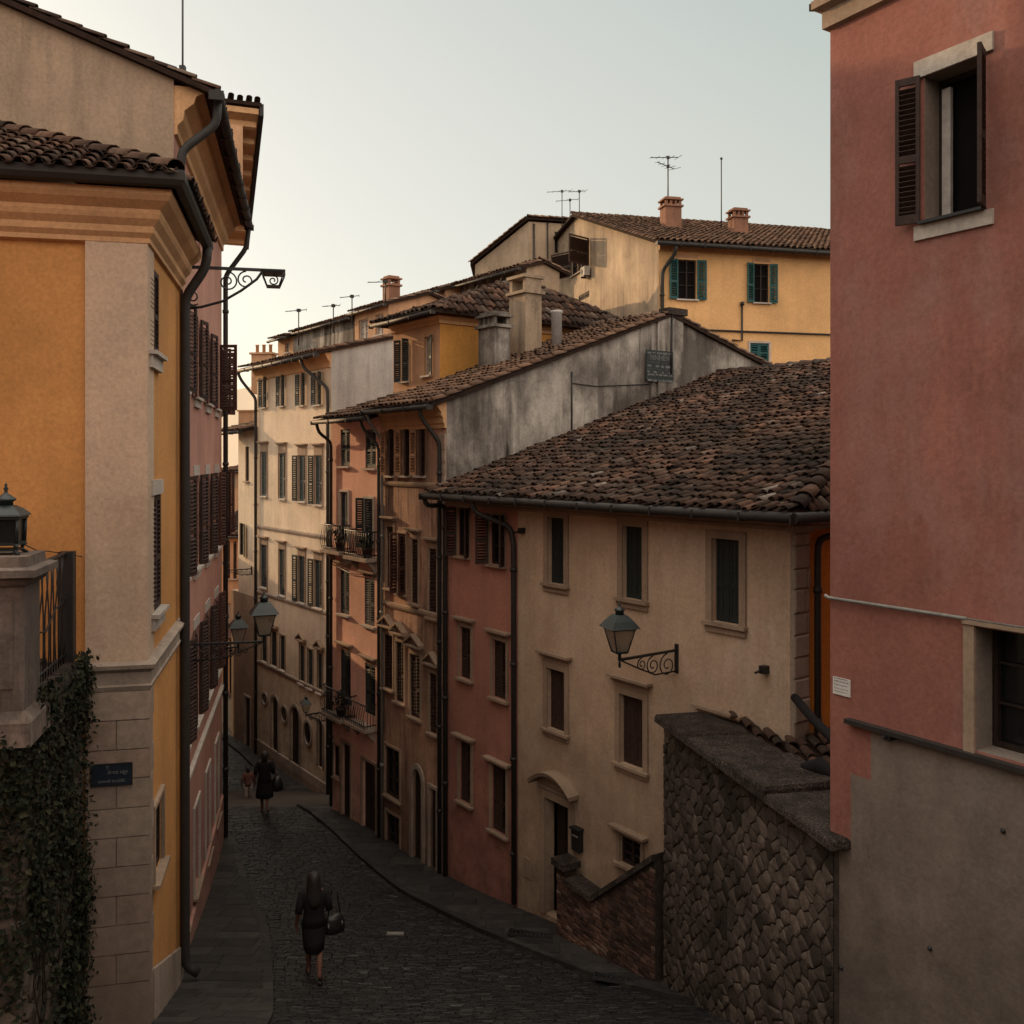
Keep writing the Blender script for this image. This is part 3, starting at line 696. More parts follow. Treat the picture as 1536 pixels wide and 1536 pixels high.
# segmental pediment over the door
um = (dr[0] + dr[1]) / 2; zt = dr[3] + .17; wd = .62; mb = MB()
mb.box(FR, um - wd * .8, -.06, zt - .0, um + wd * .8, .02, zt + .06)
for i in range(12):
    q = []
    for t in (i, i + 1):
        x = -wd + 2 * wd * t / 12; zz = zt + .06 + .27 * (1 - (x / wd) ** 2); q.append((um + x, zz))
    (x0, z0), (x1, z1) = q
    mb.hexa([FR.p(x0, -.24, z0), FR.p(x1, -.24, z1), FR.p(x1, .02, z1), FR.p(x0, .02, z0), FR.p(x0, -.27, z0 + .08), FR.p(x1, -.27, z1 + .08), FR.p(x1, .02, z1 + .08), FR.p(x0, .02, z0 + .08)])
mb.build('pediment', 'surround', D1)
mb = MB()                                                        # the roof: long front slope, steep hip at the right end, back slope
e0, rz_ = -.72, 2.42
A, B, C_, D_ = FR.p(-.0, -.5, e0), FR.p(Wd + .42, -.5, e0), FR.p(6.3, 9, rz_), FR.p(0, 9, rz_)
roof_plane(mb, [A, B, C_, D_], .165, .27, .1, 1.9, False, 1, 0, 5)
E_ = FR.p(Wd + .42, 18.5, e0); G_ = FR.p(0, 18.5, e0)
roof_plane(mb, [B, E_, C_], .165, .27, .1, 1.6); roof_plane(mb, [E_, G_, D_, C_], .3, .5, .1, 1, seg=3)
ridge_row(mb, B + (C_ - B) * .012, C_, .135, .4); ridge_row(mb, D_, C_, .13, .4)
rf = mb.build('roof', ['tilebed', 'tiles'], R1)
gutter(R1, FR, -.1, Wd + .5, -.58, e0 - .07, .075)
mb = MB(); mb.tube([(Wd + .5, -.58, e0 - .07), (Wd + .5, 5, e0 - .07)], .075, 10, 0, FR); mb.build('gutter', 'gutter', R1)
pipe(R1, FR, [(FR.u(742), -.56, e0 - .1), (FR.u(742), -.5, e0 - .35), (FR.u(771), -.09, -1.35), (FR.u(775), -.08, -1.7), (FR.u(776), -.08, ground(18.4) + .1)], .055)
pipe(R1, FR, [(-.05, -.55, e0 - .1), (-.05, -.5, e0 - .3), (.08, -.09, -1.0), (.08, -.09, ground(20.8) + .1)], .055)
FE = perp(FR, Wd)
mb = MB(); stones(mb, lambda a, b, h: FE.p(a, -.05 - h, b), .0, .36, -4.1, -1.05, .32, .6, .006, .035, .1, 0, None, .1, .08)
mb.box(FE, .005, -.05, -4.1, .355, .0, -1.05); mb.build('corner_pilaster', 'stone', R1)
mb = MB(); mb.box(FE, -.09, -.12, -4.6, .45, .02, -4.1); mb.box(FE, -.04, -.09, -1.05, .42, .02, -.95); mb.build('pilaster_base', 'stone', R1)
pipe(R1, FE, [(2.4, -.5, -.85), (1.9, -.42, -.95), (.52, -.1, -1.15), (.5, -.1, -1.4), (.5, -.1, -9)], .05)
mb = MB(); mb.box(FR, FR.u(863), -.1, FR.uz(869, 1275)[1], FR.u(875), .0, FR.uz(869, 1243)[1]); mb.box(FR, FR.u(863) - .02, -.14, FR.uz(869, 1243)[1], FR.u(875) + .02, 0, FR.uz(869, 1240)[1])
mb.box(FR, FR.u(865), -.115, FR.uz(869, 1253)[1], FR.u(873), -.1, FR.uz(869, 1251)[1], 1)
q = FR.p(FR.u(869), 0, FR.uz(869, 1259)[1]); tag(mb.build('mailbox', ['iron', 'pipegrey'], None, q), 'black metal letter box on the cream wall to the right of the pedimented door', 'letter box')
mb = MB(); r = FR.rect(786, 798, 1287, 1316); mb.box(FR, r[0], -.02, r[2], r[1], .05, r[3]); mb.build('meter_hatch', 'surround', R1)
for px, py in ((1150, 1004), (786, 796)):
    u, z = FR.uz(px, py); mb = MB(); mb.box(FR, u - .05, -.12, z - .05, u + .05, 0, z + .06); mb.tube([(u, -.12, z), (u - .06, -.2, z - .04)], .02, 6, 0, FR); mb.build('wall_bracket', 'iron', R1)

# ---- brown weathered house with the grey rendered gable
R2 = thing('weathered_house', 'weathered brown house with shuttered windows and a tall stained grey gable wall', 'house', FR.p(-1.5, 0, -9.5))
H2 = []; u2 = -2.98
for pl, pr in ((581.5, 590), (604, 613.5), (627, 637)):
    window(FR, R2, o(pl, pr, 645, 713), H2, 'open', ('sh_sun', 'sh_brown'), sill='palesill', sillh=.05, ang=(150, 125), pitch=.075)
for i, r in enumerate(((581, 591, 790, 882), (598, 609, 800, 890), (618, 628, 809, 905), (644, 656, 823, 926))):
    window(FR, R2, o(*r), H2, 'open' if i in (1,) else 'closed', 'sh_red' if i == 1 else 'sh_brown', 'surround', hood=.16 if i != 1 else 0, sw=.05, pitch=.08, ang=(95, 100))
for r in ((577, 590, 952, 1032), (595, 607, 963, 1053), (616, 631, 982, 1076), (645, 656.5, 1010, 1100)):
    window(FR, R2, o(*r), H2, 'closed', 'sh_brown', 'surround', hood=.14, sw=.05, pitch=.08, ped='tri')
window(FR, R2, o(578, 600, 1122, 1196), H2, 'bare', sur='surround', sw=.06); window(FR, R2, o(580, 600, 1222, 1272), H2, 'bare', sur='surround', sw=.06)
door(FR, R2, o(620, 634, 1153, 1302), H2, .1 + .25, 'wood', .07, 'stone', .12); door(FR, R2, o(646, 656, 1183, 1322), H2, 0, 'wood', .07, 'stone', .08)
FG = perp(FR, 0)
def r2face(mb):
    wall_face(mb, FR, u2, 0, -9.9, 1.38, H2, 0)
    mb.poly([FG.p(0, 0, -9.9), FG.p(14, 0, -9.9), FG.p(14, 0, 1.9), FG.p(7.06, 0, 3.9), FG.p(0, 0, 1.38)], 1)
    mb.poly([FR.p(u2, 0, -9.9), FR.p(u2, 14, -9.9), FR.p(u2, 14, 1.9), FR.p(u2, 7.06, 3.9), FR.p(u2, 0, 1.38)], 1)
    mb.poly([FR.p(u2, 14, -9.9), FR.p(0, 14, -9.9), FR.p(0, 14, 1.9), FR.p(u2, 14, 1.9)], 1)
    mb.poly([FR.p(u2, .4, 1.37), FR.p(0, .4, 1.37), FR.p(0, 14, 1.37), FR.p(u2, 14, 1.37)], 1)
mb = MB(); r2face(mb); mb.build('wall', ['brown', 'greywall'], R2)
mb = MB(); mb.sweep(line(FR, u2, 0), [(0, .72), (.05, .72), (.05, .8), (.09, .84), (.09, .95), (.14, 1.0), (.14, 1.08), (.25, 1.2), (.3, 1.32), (0, 1.32)]); mb.build('cornice', 'ochre_sun_trim', R2)  # gold sunlight on this cornice is put into its ochre colour
mb = MB(); s2 = .357
roof_plane(mb, [FR.p(u2 - .1, -.45, 1.42 - s2 * .45), FR.p(.1, -.45, 1.42 - s2 * .45), FR.p(.1, 7.06, 1.42 + s2 * 7.06), FR.p(u2 - .1, 7.06, 1.42 + s2 * 7.06)], .2, .32, .09, 1.2)
roof_plane(mb, [FR.p(.1, 14.3, 1.87), FR.p(u2 - .1, 14.3, 1.87), FR.p(u2 - .1, 7.06, 1.42 + s2 * 7.06), FR.p(.1, 7.06, 1.42 + s2 * 7.06)], .24, .4, .09, 1.2)
ridge_row(mb, FR.p(u2 - .1, 7.06, 3.96), FR.p(.1, 7.06, 3.96)); ridge_row(mb, FR.p(.06, -.4, 1.3), FR.p(.06, 7.0, 3.93), .09)
r2r = mb.build('roof', ['tilebed', 'warmtiles'], R2)
gutter(R2, FR, u2 - .1, .1, -.52, 1.18, .06)
pipe(R2, FR, [(-.35, -.5, 1.15), (-.35, -.45, .95), (-.18, -.08, .4), (-.18, -.08, .2), (-.18, -.08, -9.5)], .05)
pipe(R2, FR, [(u2 + .06, -.5, 1.15), (u2 + .05, -.4, .9), (u2 + .05, -.07, .5), (u2 + .05, -.07, -9.5)], .04, 'pipegrey')
mb = MB(); stones(mb, lambda a, b, h: FR.p(a, -.03 - h, b), -.3, -.01, -9.6, .6, .3, .5, .006, .02, .15, 0, None, .1, .08); mb.box(FR, -.298, -.03, -9.6, -.012, .01, .6); mb.build('quoins', 'quoin', R2)
string_course(R2, FR, u2, -.31, FR.uz(615, 730)[1], .1, .05); string_course(R2, FR, u2, -.31, FR.uz(615, 918)[1], .12, .06)
mb = MB()                                                        # raised pier on the gable ridge and cables
mb.box(FG, 6.55, -.07, .9, 7.5, .0, 3.86); mb.build('gable_pier', 'greywall', R2)
mb = MB(); mb.box(FG, 6.9, -.14, 3.9, 7.6, .25, 4.08); mb.build('gable_coping', 'darkstone', R2)
u, z = FG.uz(857, 600); mb = MB(); mb.tube([FG.p(u, -.02, z - .9), FG.p(u, -.02, z + .7)], .02, 6); mb.tube([FG.p(7.05, -.09, 3.9), FG.p(7.02, -.1, 2.9), FG.p(7.0, -.09, 2.3)], .03, 6)
mb.tube([FG.p(u, -.02, 1.9), FG.p(u + .8, -.02, 1.86), FG.p(6.3, -.02, 2.0)], .012, 5); mb.build('cable', 'iron', R2)
T = FR.M
chimney(r2r, at(788, 535, 25.2) + Vector((0, 0, .2)), .72, .55, 1.45, 'oldbeige', 'hood')
chimney(r2r, at(741, 545, 24.4), .72, .5, .9, 'greywall', 'vent')
mb = MB(); q = at(835, 515, 24.6); mb.lathe(q, [(.14, -.5), (.14, .78), (.16, .8), (.16, .86), (.1, .86)], 12); mb.build('flue', 'palegrey', r2r)

# ---- coral house with balconies
R3 = thing('balcony_house', 'coral pink house with blue-grey shutters and iron balconies', 'house', FR.p(-4.5, 0, -9.5))
H3 = []; u3 = -6.0
for r in ((511, 525, 644, 699), (548, 564, 644, 702)): window(FR, R3, o(*r), H3, 'closed', 'sh_bluegrey', sill='palesill', sillh=.05, lintel=None, rec=.08)
window(FR, R3, o(510.5, 523, 738, 812), H3, 'closed', 'sh_bluegrey', 'palesill', sill=None, sw=.06, rec=.1)
window(FR, R3, o(548, 560, 748, 822), H3, 'open', 'sh_slate', 'palesill', sill=None, sw=.06, ang=(150, 100), frame='whitewood')
for r in ((510.5, 524, 853, 921), (547, 562, 868, 938)): window(FR, R3, o(*r), H3, 'closed', 'sh_slate', sill='palesill', hood=.12, sw=.04)
for r in ((511, 526, 975, 1056), (547.5, 563, 996, 1072)): window(FR, R3, o(*r), H3, 'closed', 'sh_dark', sill=None, hood=.12, sw=.04)
window(FR, R3, o(501, 510, 1118, 1165), H3, 'bare', sur='surround', sw=.05)
door(FR, R3, o(514, 527, 1115, 1226), H3, 0, 'wood', .07, 'surround', .07); door(FR, R3, o(545, 565, 1143, 1252), H3, 0, 'wood', .07, 'surround', .07)
shell(R3, FR, u3, u2, 0, 2.0, -9.9, 1.2, .3, H3, ['coral', 'palegrey', 'tilebed'], ridge=2.0)
gable_roof(R3, FR, u3, u2, 0, 2.0, 1.22, .3, .42, .05, 'tiles', .2, .33, ridge=2.05, back=False)
gutter(R3, FR, u3 - .15, u2 + .05, -.48, 1.03, .06)
pipe(R3, FR, [(u2 - .35, -.46, 1.0), (u2 - .35, -.4, .8), (u2 - .1, -.08, .35), (u2 - .1, -.08, -9.5)], .04)
pipe(R3, FR, [(u3 + .05, -.46, 1.0), (u3 + .05, -.4, .75), (u3 + .15, -.08, .5), (u3 + .15, -.08, -9.5)], .045)
mb = MB(); z = FR.uz(535, 860)[1]; mb.tube([(u3 + .2, -.05, z + .12), (u3 + 1.2, -.05, z - .02), (u2 - .15, -.05, z + .05)], .012, 5, 0, FR); mb.build('cable', 'iron', R3)
def balcony(root, fr, r, dep=.3, hh=.85):
    u0, u1, z0, z1 = r; mb = MB(); mb.box(fr, u0 - .05, -dep - .04, z0 - .1, u1 + .05, .02, z0 - .02); mb.box(fr, u0, -dep, z0 - .02, u1, .0, z0)
    for u in (u0 + .1, u1 - .1): mb.hexa([fr.p(u - .05, -.02, z0 - .4), fr.p(u + .05, -.02, z0 - .4), fr.p(u + .05, .02, z0 - .4), fr.p(u - .05, .02, z0 - .4), fr.p(u - .05, -dep + .05, z0 - .1), fr.p(u + .05, -dep + .05, z0 - .1), fr.p(u + .05, .02, z0 - .1), fr.p(u - .05, .02, z0 - .1)])
    b = mb.build('balcony', 'stone', root); mb = MB(); zt = z0 + hh
    for z in (z0 + .06, zt):
        mb.tube([fr.p(u0, 0, z), fr.p(u0, -dep, z), fr.p(u1, -dep, z), fr.p(u1, 0, z)], .018, 6)
    n = int((u1 - u0) / .11)
    for i in range(n + 1):
        u = u0 + (u1 - u0) * i / n; mb.tube([fr.p(u, -dep, z0), fr.p(u, -dep - .05, z0 + .25), fr.p(u, -dep, z0 + .5), fr.p(u, -dep, zt)], .009, 5)
    for u in (u0, u1):
        for k in (1, 2, 3): mb.tube([fr.p(u, -dep * k / 4, z0), fr.p(u, -dep * k / 4, zt)], .009, 5)
    mb.build('railing', 'iron', b); return b
BAL = [(499, 525, 787, 824), (534, 566, 796, 834), (499, 526, 1030, 1070), (535, 564, 1050, 1084)]
for r in BAL:
    rr = o(*r); balcony(R3, FR, rr, .32, min(.85, rr[3] - rr[2]))
def leafball(mb, c, rx, rz, n, s=.05, mi=0):
    for i in range(n):
        th, ph = R.uniform(0, 6.28), math.acos(R.uniform(-1, 1)); k = R.uniform(.45, 1)
        p = c + Vector((rx * k * math.sin(ph) * math.cos(th), rx * k * math.sin(ph) * math.sin(th), rz * k * math.cos(ph)))
        a = Vector((R.gauss(0, 1), R.gauss(0, 1), R.gauss(0, 1))).normalized(); b = a.orthogonal().normalized(); c2 = a.cross(b)
        q = s * R.uniform(.6, 1.3); mb.poly([p - b * q, p + c2 * q * .5, p + b * q, p - c2 * q * .5], mi)
def potplant(fr, u, y, z, label, s=1.):
    q = fr.p(u, y, z); t = thing('potted_plant', label, 'plant', q, 'plants on the balconies')
    mb = MB(); mb.lathe(q, [(.09, 0), (.13, .2), (.145, .2), (.145, .24), (.1, .23)], 12); mb.build('pot', 'tiles', t)
    mb = MB(); leafball(mb, q + UP * .42 * s, .2 * s, .24 * s, 130, .055); mb.build('foliage', 'ivy', t)
r = o(*BAL[0]); potplant(FR, r[1] - .22, -.17, r[2], 'dark leafy pot plant on the upper left balcony of the coral house')
r = o(*BAL[1]); potplant(FR, r[1] - .22, -.17, r[2], 'dark leafy pot plant on the upper right balcony of the coral house', 1.1); 
r = o(*BAL[2]); potplant(FR, r[1] - .25, -.17, r[2], 'dark leafy pot plant on the lower left balcony of the coral house', 1.1)

# ---- tall ivory house
R4 = thing('ivory_house', 'tall ivory house with rows of blue-grey shutters and arched street doors', 'house', F4.p(-11, 0, -11.9))
oq = F4.rect; u3 = F4.u(497); H4 = []; u4 = F4.u(385.5)
for pl, pr, pt, pb in ((394, 400, 567, 611), (420.5, 427, 564, 609), (450, 457.5, 561, 608), (474, 482, 559, 607)):
    window(F4, R4, oq(pl, pr, pt, pb), H4, 'open', 'sh_bluegrey', sill='palesill', sillh=.05, ang=(172, 135), pitch=.08, rec=.1, frame='whitewood')
for i, r in enumerate(((391.5, 401, 678, 744), (418.5, 429, 680, 748), (448, 459, 683, 752), (472.5, 484, 683, 757))):
    window(F4, R4, oq(*r), H4, 'closed', 'sh_bluegrey', sur='surround' if 1 else None, hood=.34, sill='palesill', sillh=.06, pitch=.08, rec=.1, sw=.04, frame='whitewood')
    if i >= 2: shutter(F4, R4.children[-1], oq(*r)[0] - .06, -.05, 1, .32, oq(*r)[2], oq(*r)[3], 172, 'sh_slate', .08)
for i, r in enumerate(((391, 401, 817, 881), (419, 428, 824, 893), (448, 458, 834, 904), (472, 484, 840, 912))):
    window(F4, R4, oq(*r), H4, 'closed', 'sh_slate', sur='surround', hood=.26, sill='palesill', sillh=.06, pitch=.08, rec=.1, sw=.04)
    if i >= 2: shutter(F4, R4.children[-1], oq(*r)[0] - .06, -.05, 1, .32, oq(*r)[2], oq(*r)[3], 172, 'sh_slate', .08)
for i, r in enumerate(((393, 400.5, 950, 992), (407, 415.5, 947, 999), (420.5, 428, 953, 1005), (450, 457, 968, 1025), (462.5, 469.5, 974, 1032), (477, 484, 980, 1039))):
    window(F4, R4, oq(*r), H4, 'closed', 'sh_dark', sur='surround', hood=.12 if i in (1, 3, 5) else 0, sill='palesill', sillh=.05, pitch=.08, rec=.1, sw=.05, ped='tri')
door(F4, R4, oq(408, 418, 1045, 1155), H4, .3, 'wood', .07, 'stone', .1); door(F4, R4, oq(437, 450, 1060, 1178), H4, .35, 'wood', .07, 'stone', .1)
door(F4, R4, oq(477, 485, 1080, 1152), H4, .2, 'wood', .07, 'stone', .06)
for r in ((394.5, 402, 1040, 1056), (423, 432, 1060, 1082), (457.5, 468, 1083, 1116)):
    u0, u1, z0, z1 = oq(*r); cu, cz, ru, rz2 = (u0 + u1) / 2, (z0 + z1) / 2, (u1 - u0) / 2, (z1 - z0) / 2; mb = MB(); mb2 = MB()
    ring = lambda k, y: [F4.p(cu + ru * k * math.cos(t * math.pi / 10), y, cz + rz2 * k * math.sin(t * math.pi / 10)) for t in range(20)]
    mb.loft([ring(1.25, .0), ring(1.25, -.06), ring(1., -.06), ring(1., -.004)], 0, False, False); ov_ = mb.build('oval_window', 'stone', R4)
    mb2.poly(ring(1., -.006)); mb2.build('pane', 'glass', ov_)
D4 = 3.25
shell(R4, F4, u4, u3, 0, D4, -14, 3.81, .25, H4, ['ivory', 'palegrey', 'tilebed'], ridge=D4)
rf4 = gable_roof(R4, F4, u4 - .35, u3, 0, D4, 3.85, .25, .56, .1, 'warmtiles', .23, .38, ridge=D4, back=False)
gutter(R4, F4, u4 - .5, u3 + .12, -.63, 3.6, .075)
for z in (F4.uz(435, 800)[1], F4.uz(435, 905)[1], F4.uz(435, 1018)[1]): string_course(R4, F4, u4, u3, z, .13, .07, 'stone')
mb = MB(); mb.sweep(line(F4, u4, u3), [(0, 3.2), (.06, 3.22), (.06, 3.38), (.15, 3.5), (.25, 3.69), (0, 3.72)]); mb.build('cornice', 'ochre_sun_trim', R4)
pipe(R4, F4, [(u4 - .5, -.62, 3.56), (u4 - .44, -.5, 3.25), (u4 + .08, -.09, 2.5), (u4 + .08, -.09, -11.9)], .06)
pipe(R4, F4, [(F4.u(475), -.62, 3.56), (F4.u(476), -.52, 3.25), (u3 - .15, -.09, 2.5), (u3 - .1, -.09, 2.0), (u3 - .1, -.09, -11.9)], .06)
string_course(R4, F4, u4, u3, -11.9, .6, .06, 'stone')
chimney(rf4, at(396, 548, 39.3), .9, .5, .44, 'peach', 'brick', pots=3, rz=-.2)

# ---- narrow house beyond
R5 = thing('narrow_house', 'narrow plain cream house with one green shuttered window beyond the ivory house', 'house', F4.p(-16.2, 0, -11.9))
H5 = []; u5 = F4.u(347); uv = F4.u(357.5)
window(F4, R5, oq(368, 373.5, 670, 722), H5, 'bare', sillh=.05, sur=None); window(F4, R5, oq(359, 367, 785, 833), H5, 'open', 'sh_dark', one=-1, ang=172, sill=None)
door(F4, R5, oq(368, 376, 1046, 1120), H5, 0, 'wood', .07, 'stone', .08)
def r5face(mb):
    wall_face(mb, F4, uv, u4, -5.6, 1.31, [h for h in H5 if h[2] > -5.6], 0)
    wall_face(mb, F4, u5, u4, -14, -5.6, [h for h in H5 if h[2] <= -5.6], 1)
    mb.poly([F4.p(uv, 0, -5.6), F4.p(uv, 4, -5.6), F4.p(uv, 5, 2.4), F4.p(uv, 0, 1.31)], 0)
    mb.poly([F4.p(u5, 0, -14), F4.p(u5, 4, -14), F4.p(u5, 4, -5.6), F4.p(u5, 0, -5.6)], 1); mb.poly([F4.p(u5, 0, -5.6), F4.p(u4, 0, -5.6), F4.p(u4, 4, -5.6), F4.p(u5, 4, -5.6)], 1)
    mb.poly([F4.p(u5, 4, -14), F4.p(u4, 4, -14), F4.p(u4, 5, 2.4), F4.p(u5, 5, 2.4)], 1); mb.poly([F4.p(uv, .1, 1.3), F4.p(u4, .1, 1.3), F4.p(u4, 4, 1.3), F4.p(uv, 4, 1.3)], 1)
mb = MB(); r5face(mb); mb.build('wall', ['ivory', 'surround'], R5)
gable_roof(R5, F4, uv - 1.1, u4 - .12, 0, 5, 1.35, .25, .62, 0, 'warmtiles', .24, .38, ridge=5, back=False); gutter(R5, F4, uv - 1.2, u4 - .1, -.69, 1.13, .07)
mb = MB(); q = at(372, 633, 41); T5 = Matrix.Translation(q) @ Matrix.Rotation(-.2, 4, 'Z'); mb.box(T5, -.35, -.2, -1, .5, .3, .45); mb.box(T5, -.4, -.25, .45, .55, .35, .52); mb.build('chimney', 'peach', R5)

# ================================================================== HOUSES BEHIND THE ROW
def back_house(name, label, fr, u0, u1, y0, D, zb, ze, slope, mats, wins=(), tiles='warmtiles', ridge=None, back=True, ov=.4, sv=.15, kind='open', sh='sh_slate', gut=True, frame='whitewood', pane='glass'):
    t = thing(name, label, 'house', fr.p((u0 + u1) / 2, y0, zb)); hs = []
    fy = Frame(*fr.p(0, y0, 0)[:2], fr.d.x, fr.d.y)
    for w in wins: window(fy, t, fy.rect(*w[:4]), hs, w[4] if len(w) > 4 else kind, w[5] if len(w) > 5 else sh, sill='palesill', sillh=.05, rec=.1, pitch=.09, frame=frame, pane=pane)
    shell(t, fr, u0, u1, y0, D, zb, ze, slope, hs, mats, ridge)
    rf = gable_roof(t, fr, u0, u1, y0, D, ze + .03, slope, ov, sv, tiles, .22, .36, ridge, back)
    if gut: gutter(t, fr, u0 - sv, u1 + sv, y0 - ov - .05, ze - slope * ov - .06, .055)
    return t, rf
# golden house with hipped roof behind the coral one
GH = thing('golden_house', 'golden yellow house with a low pyramid roof rising behind the coral house', 'house', FR.p(-4.8, 3, -6)); HG = []
FG2 = Frame(*FR.p(0, 2.02, 0)[:2], FR.d.x, FR.d.y)
window(FG2, GH, FG2.rect(603, 613, 510, 572), HG, 'open', 'sh_slate', sill='palesill', sillh=.05, rec=.1, ang=(150, 95), frame='whitewood')
window(FG2, GH, FG2.rect(636, 646, 505, 563), HG, 'open', 'sh_dark', sill='palesill', sillh=.05, rec=.1, one=-1, ang=172, frame='whitewood')
ga, gb, gd, gz = FG2.u(590), FG2.u(660), 6.9, 3.95
mb = MB(); wall_face(mb, FG2, ga, gb, -5, gz, HG, 0)
mb.poly([FG2.p(gb, 0, -5), FG2.p(gb, gd, -5), FG2.p(gb, gd, gz), FG2.p(gb, 0, gz)], 1); mb.poly([FG2.p(ga, 0, -5), FG2.p(ga, gd, -5), FG2.p(ga, gd, gz), FG2.p(ga, 0, gz)], 0); mb.poly([FG2.p(ga, gd, -5), FG2.p(gb, gd, -5), FG2.p(gb, gd, gz), FG2.p(ga, gd, gz)], 0)
mb.build('wall', ['peach', 'gold'], GH)
mb = MB(); ov = .45; c4_ = [FG2.p(ga - ov, -ov, gz), FG2.p(gb + ov, -ov, gz), FG2.p(gb + ov, gd + ov, gz), FG2.p(ga - ov, gd + ov, gz)]; ap = FG2.p((ga + gb) / 2, gd * .52, gz + 1.5)
for i in range(4): roof_plane(mb, [c4_[i], c4_[(i + 1) % 4], ap], .22, .36, .08, 1.3)
for p in c4_: ridge_row(mb, p, ap, .1)
mb.build('roof', ['tilebed', 'tiles'], GH); gutter(GH, FG2, ga - ov, gb + ov, -ov - .06, gz - .07, .055)
mb = MB(); mb.sweep([tuple(FG2.p(u, y, 0)[:2]) for u, y in ((ga, 0), (gb, 0), (gb, gd))], [(0, gz - .3), (.06, gz - .28), (.06, gz - .2), (.16, gz - .12), (.16, gz - .09), (0, gz - .09)]); mb.build('cornice', 'ochre_sun_trim', GH)
mb = MB(); q = FG2.p(gb - .9, gd + .3, gz + .7)
# dormer house with two white windows
def FY(y, f=None):
    f = f or FR; return Frame(*f.p(0, y, 0)[:2], f.d.x, f.d.y)
f5 = FY(3.35, F4)
back_house('dormer_house', 'small rooftop dormer with two pale framed windows above the ivory house roof', F4, f5.u(532), f5.u(583), 3.35, 3.6, 2.6, f5.uz(557, 461)[1], .3, ['peach', 'peach', 'tilebed'], ((538, 552, 479, 509, 'bare'), (563, 575, 471, 502, 'bare')), frame='whitewood', pane='curtain', ov=.2)
f6 = FY(3.4, F4)
back_house('grey_attic', 'low grey rendered attic with a stained wall on the roof of the ivory house', F4, f6.u(441), f6.u(531), 3.4, 3.6, 2.6, f6.uz(490, 486)[1], .2, ['greywall', 'greywall', 'tilebed'], ov=.2)
f7 = FY(3.35, F4)
t7, _ = back_house('peach_attic', 'small peach attic at the left end of the ivory house roof', F4, f7.u(417), f7.u(440), 3.35, 3.2, 2.6, f7.uz(428, 506)[1], .2, ['peach', 'greywall', 'tilebed'], ((427, 434, 513, 529, 'bare'),))
f8 = FY(9.5)
back_house('peach_upper_house', 'peach upper house with a pair of pale windows behind the golden house', FR, f8.u(614), f8.u(668), 9.5, 5, -2, f8.uz(640, 440)[1], .3, ['peach', 'peach', 'tilebed'], ((621, 634, 455, 478, 'bare'), (647, 654, 447, 464, 'closed')))
f9 = FY(10.2)
t9, _ = back_house('grey_upper_house', 'grey rendered upper house with a sloping tiled roof behind the golden house', FR, f9.u(664), f9.u(790), 10.2, 1.6, -2, f9.uz(728, 416)[1], .3, ['greywall', 'oldbeige', 'tilebed'])
f10 = FY(7, F4)
SH, rf10 = back_house('salmon_upper_house', 'small salmon house carrying a tall brick chimney behind the dormer', F4, f10.u(572), f10.u(606), 7, 3, 2, f10.uz(590, 458)[1], .3, ['coral', 'coral', 'tilebed'])
chimney(rf10, at(587, 490, 38), .52, .52, 1.62, 'chimbrick', 'vent', rz=-.94)

# ---- apricot house on the hill
AH = thing('apricot_house', 'apricot house with teal shutters and a chimneyed roof on the hill at right', 'house', FU.p(6, 0, 0)); HA = []; oU = FU.rect
for r in ((1017, 1044, 390, 449), (1131, 1153, 396, 454)): window(FU, AH, oU(*r), HA, 'open', 'sh_teal', sill='palesill', sillh=.06, ang=(168, 172), lintel='peach', sur='apricot', sw=.05, pitch=.09, pane='dark')
window(FU, AH, oU(1125, 1153, 515, 542), HA, 'closed', 'sh_teal', sur='palesill', sw=.08, pitch=.09)
Hg = []
window(FUg, AH, FUg.rect(858, 884, 367, 407), Hg, 'open', 'sh_brown', sill='stone', sillh=.05, ang=(150, 120), pitch=.09, lintel=None, pane='dark')
window(FUg, AH, FUg.rect(868, 884, 440, 449), Hg, 'bare', sill=None)
mb = MB(); zt = 8.0; sl = .35; wall_face(mb, FU, 0, 13, -8, zt, HA, 0)
wall_face(mb, FUg, -14.8, 0, -8, zt, [h for h in Hg if h[3] < zt], 1)
hg = [h for h in Hg if h[3] >= zt]
mb2 = []
# the gable above the eave line, split around the window
def gz_(u): return zt + sl * (-u) if u > -9.7 else zt + sl * 9.7 - .12 * (-u - 9.7)
us = sorted({-14.8, -9.7, 0} | {h[i] for h in hg for i in (0, 1)})
for a, b in zip(us, us[1:]):
    zl = zt
    mid = (a + b) / 2; hh = [h for h in hg if h[0] < mid < h[1]]
    if hh:
        h = hh[0]
        if h[2] > zt: mb.poly([FUg.p(a, 0, zt), FUg.p(b, 0, zt), FUg.p(b, 0, h[2]), FUg.p(a, 0, h[2])], 1)
        zl = h[3]
        for u in (a, b): mb.poly([FUg.p(u, 0, h[2]), FUg.p(u, .2, h[2]), FUg.p(u, .2, h[3]), FUg.p(u, 0, h[3])], 1)
    mb.poly([FUg.p(a, 0, zl), FUg.p(b, 0, zl), FUg.p(b, 0, gz_(b)), FUg.p(a, 0, gz_(a))], 1)
mb.poly([FU.p(13, 0, -8), FU.p(13, 16, -8), FU.p(13, 16, 8), FU.p(13, 9.7, 11.4), FU.p(13, 0, 8)], 0); mb.poly([FU.p(0, 16, -8), FU.p(13, 16, -8), FU.p(13, 16, 10), FU.p(0, 16, 10)], 1)
mb.poly([FU.p(.3, .4, 7.9), FU.p(13, .4, 7.9), FU.p(13, 16, 7.9), FU.p(.3, 16, 7.9)], 1)
mb.build('wall', ['apricot', 'oldbeige'], AH)
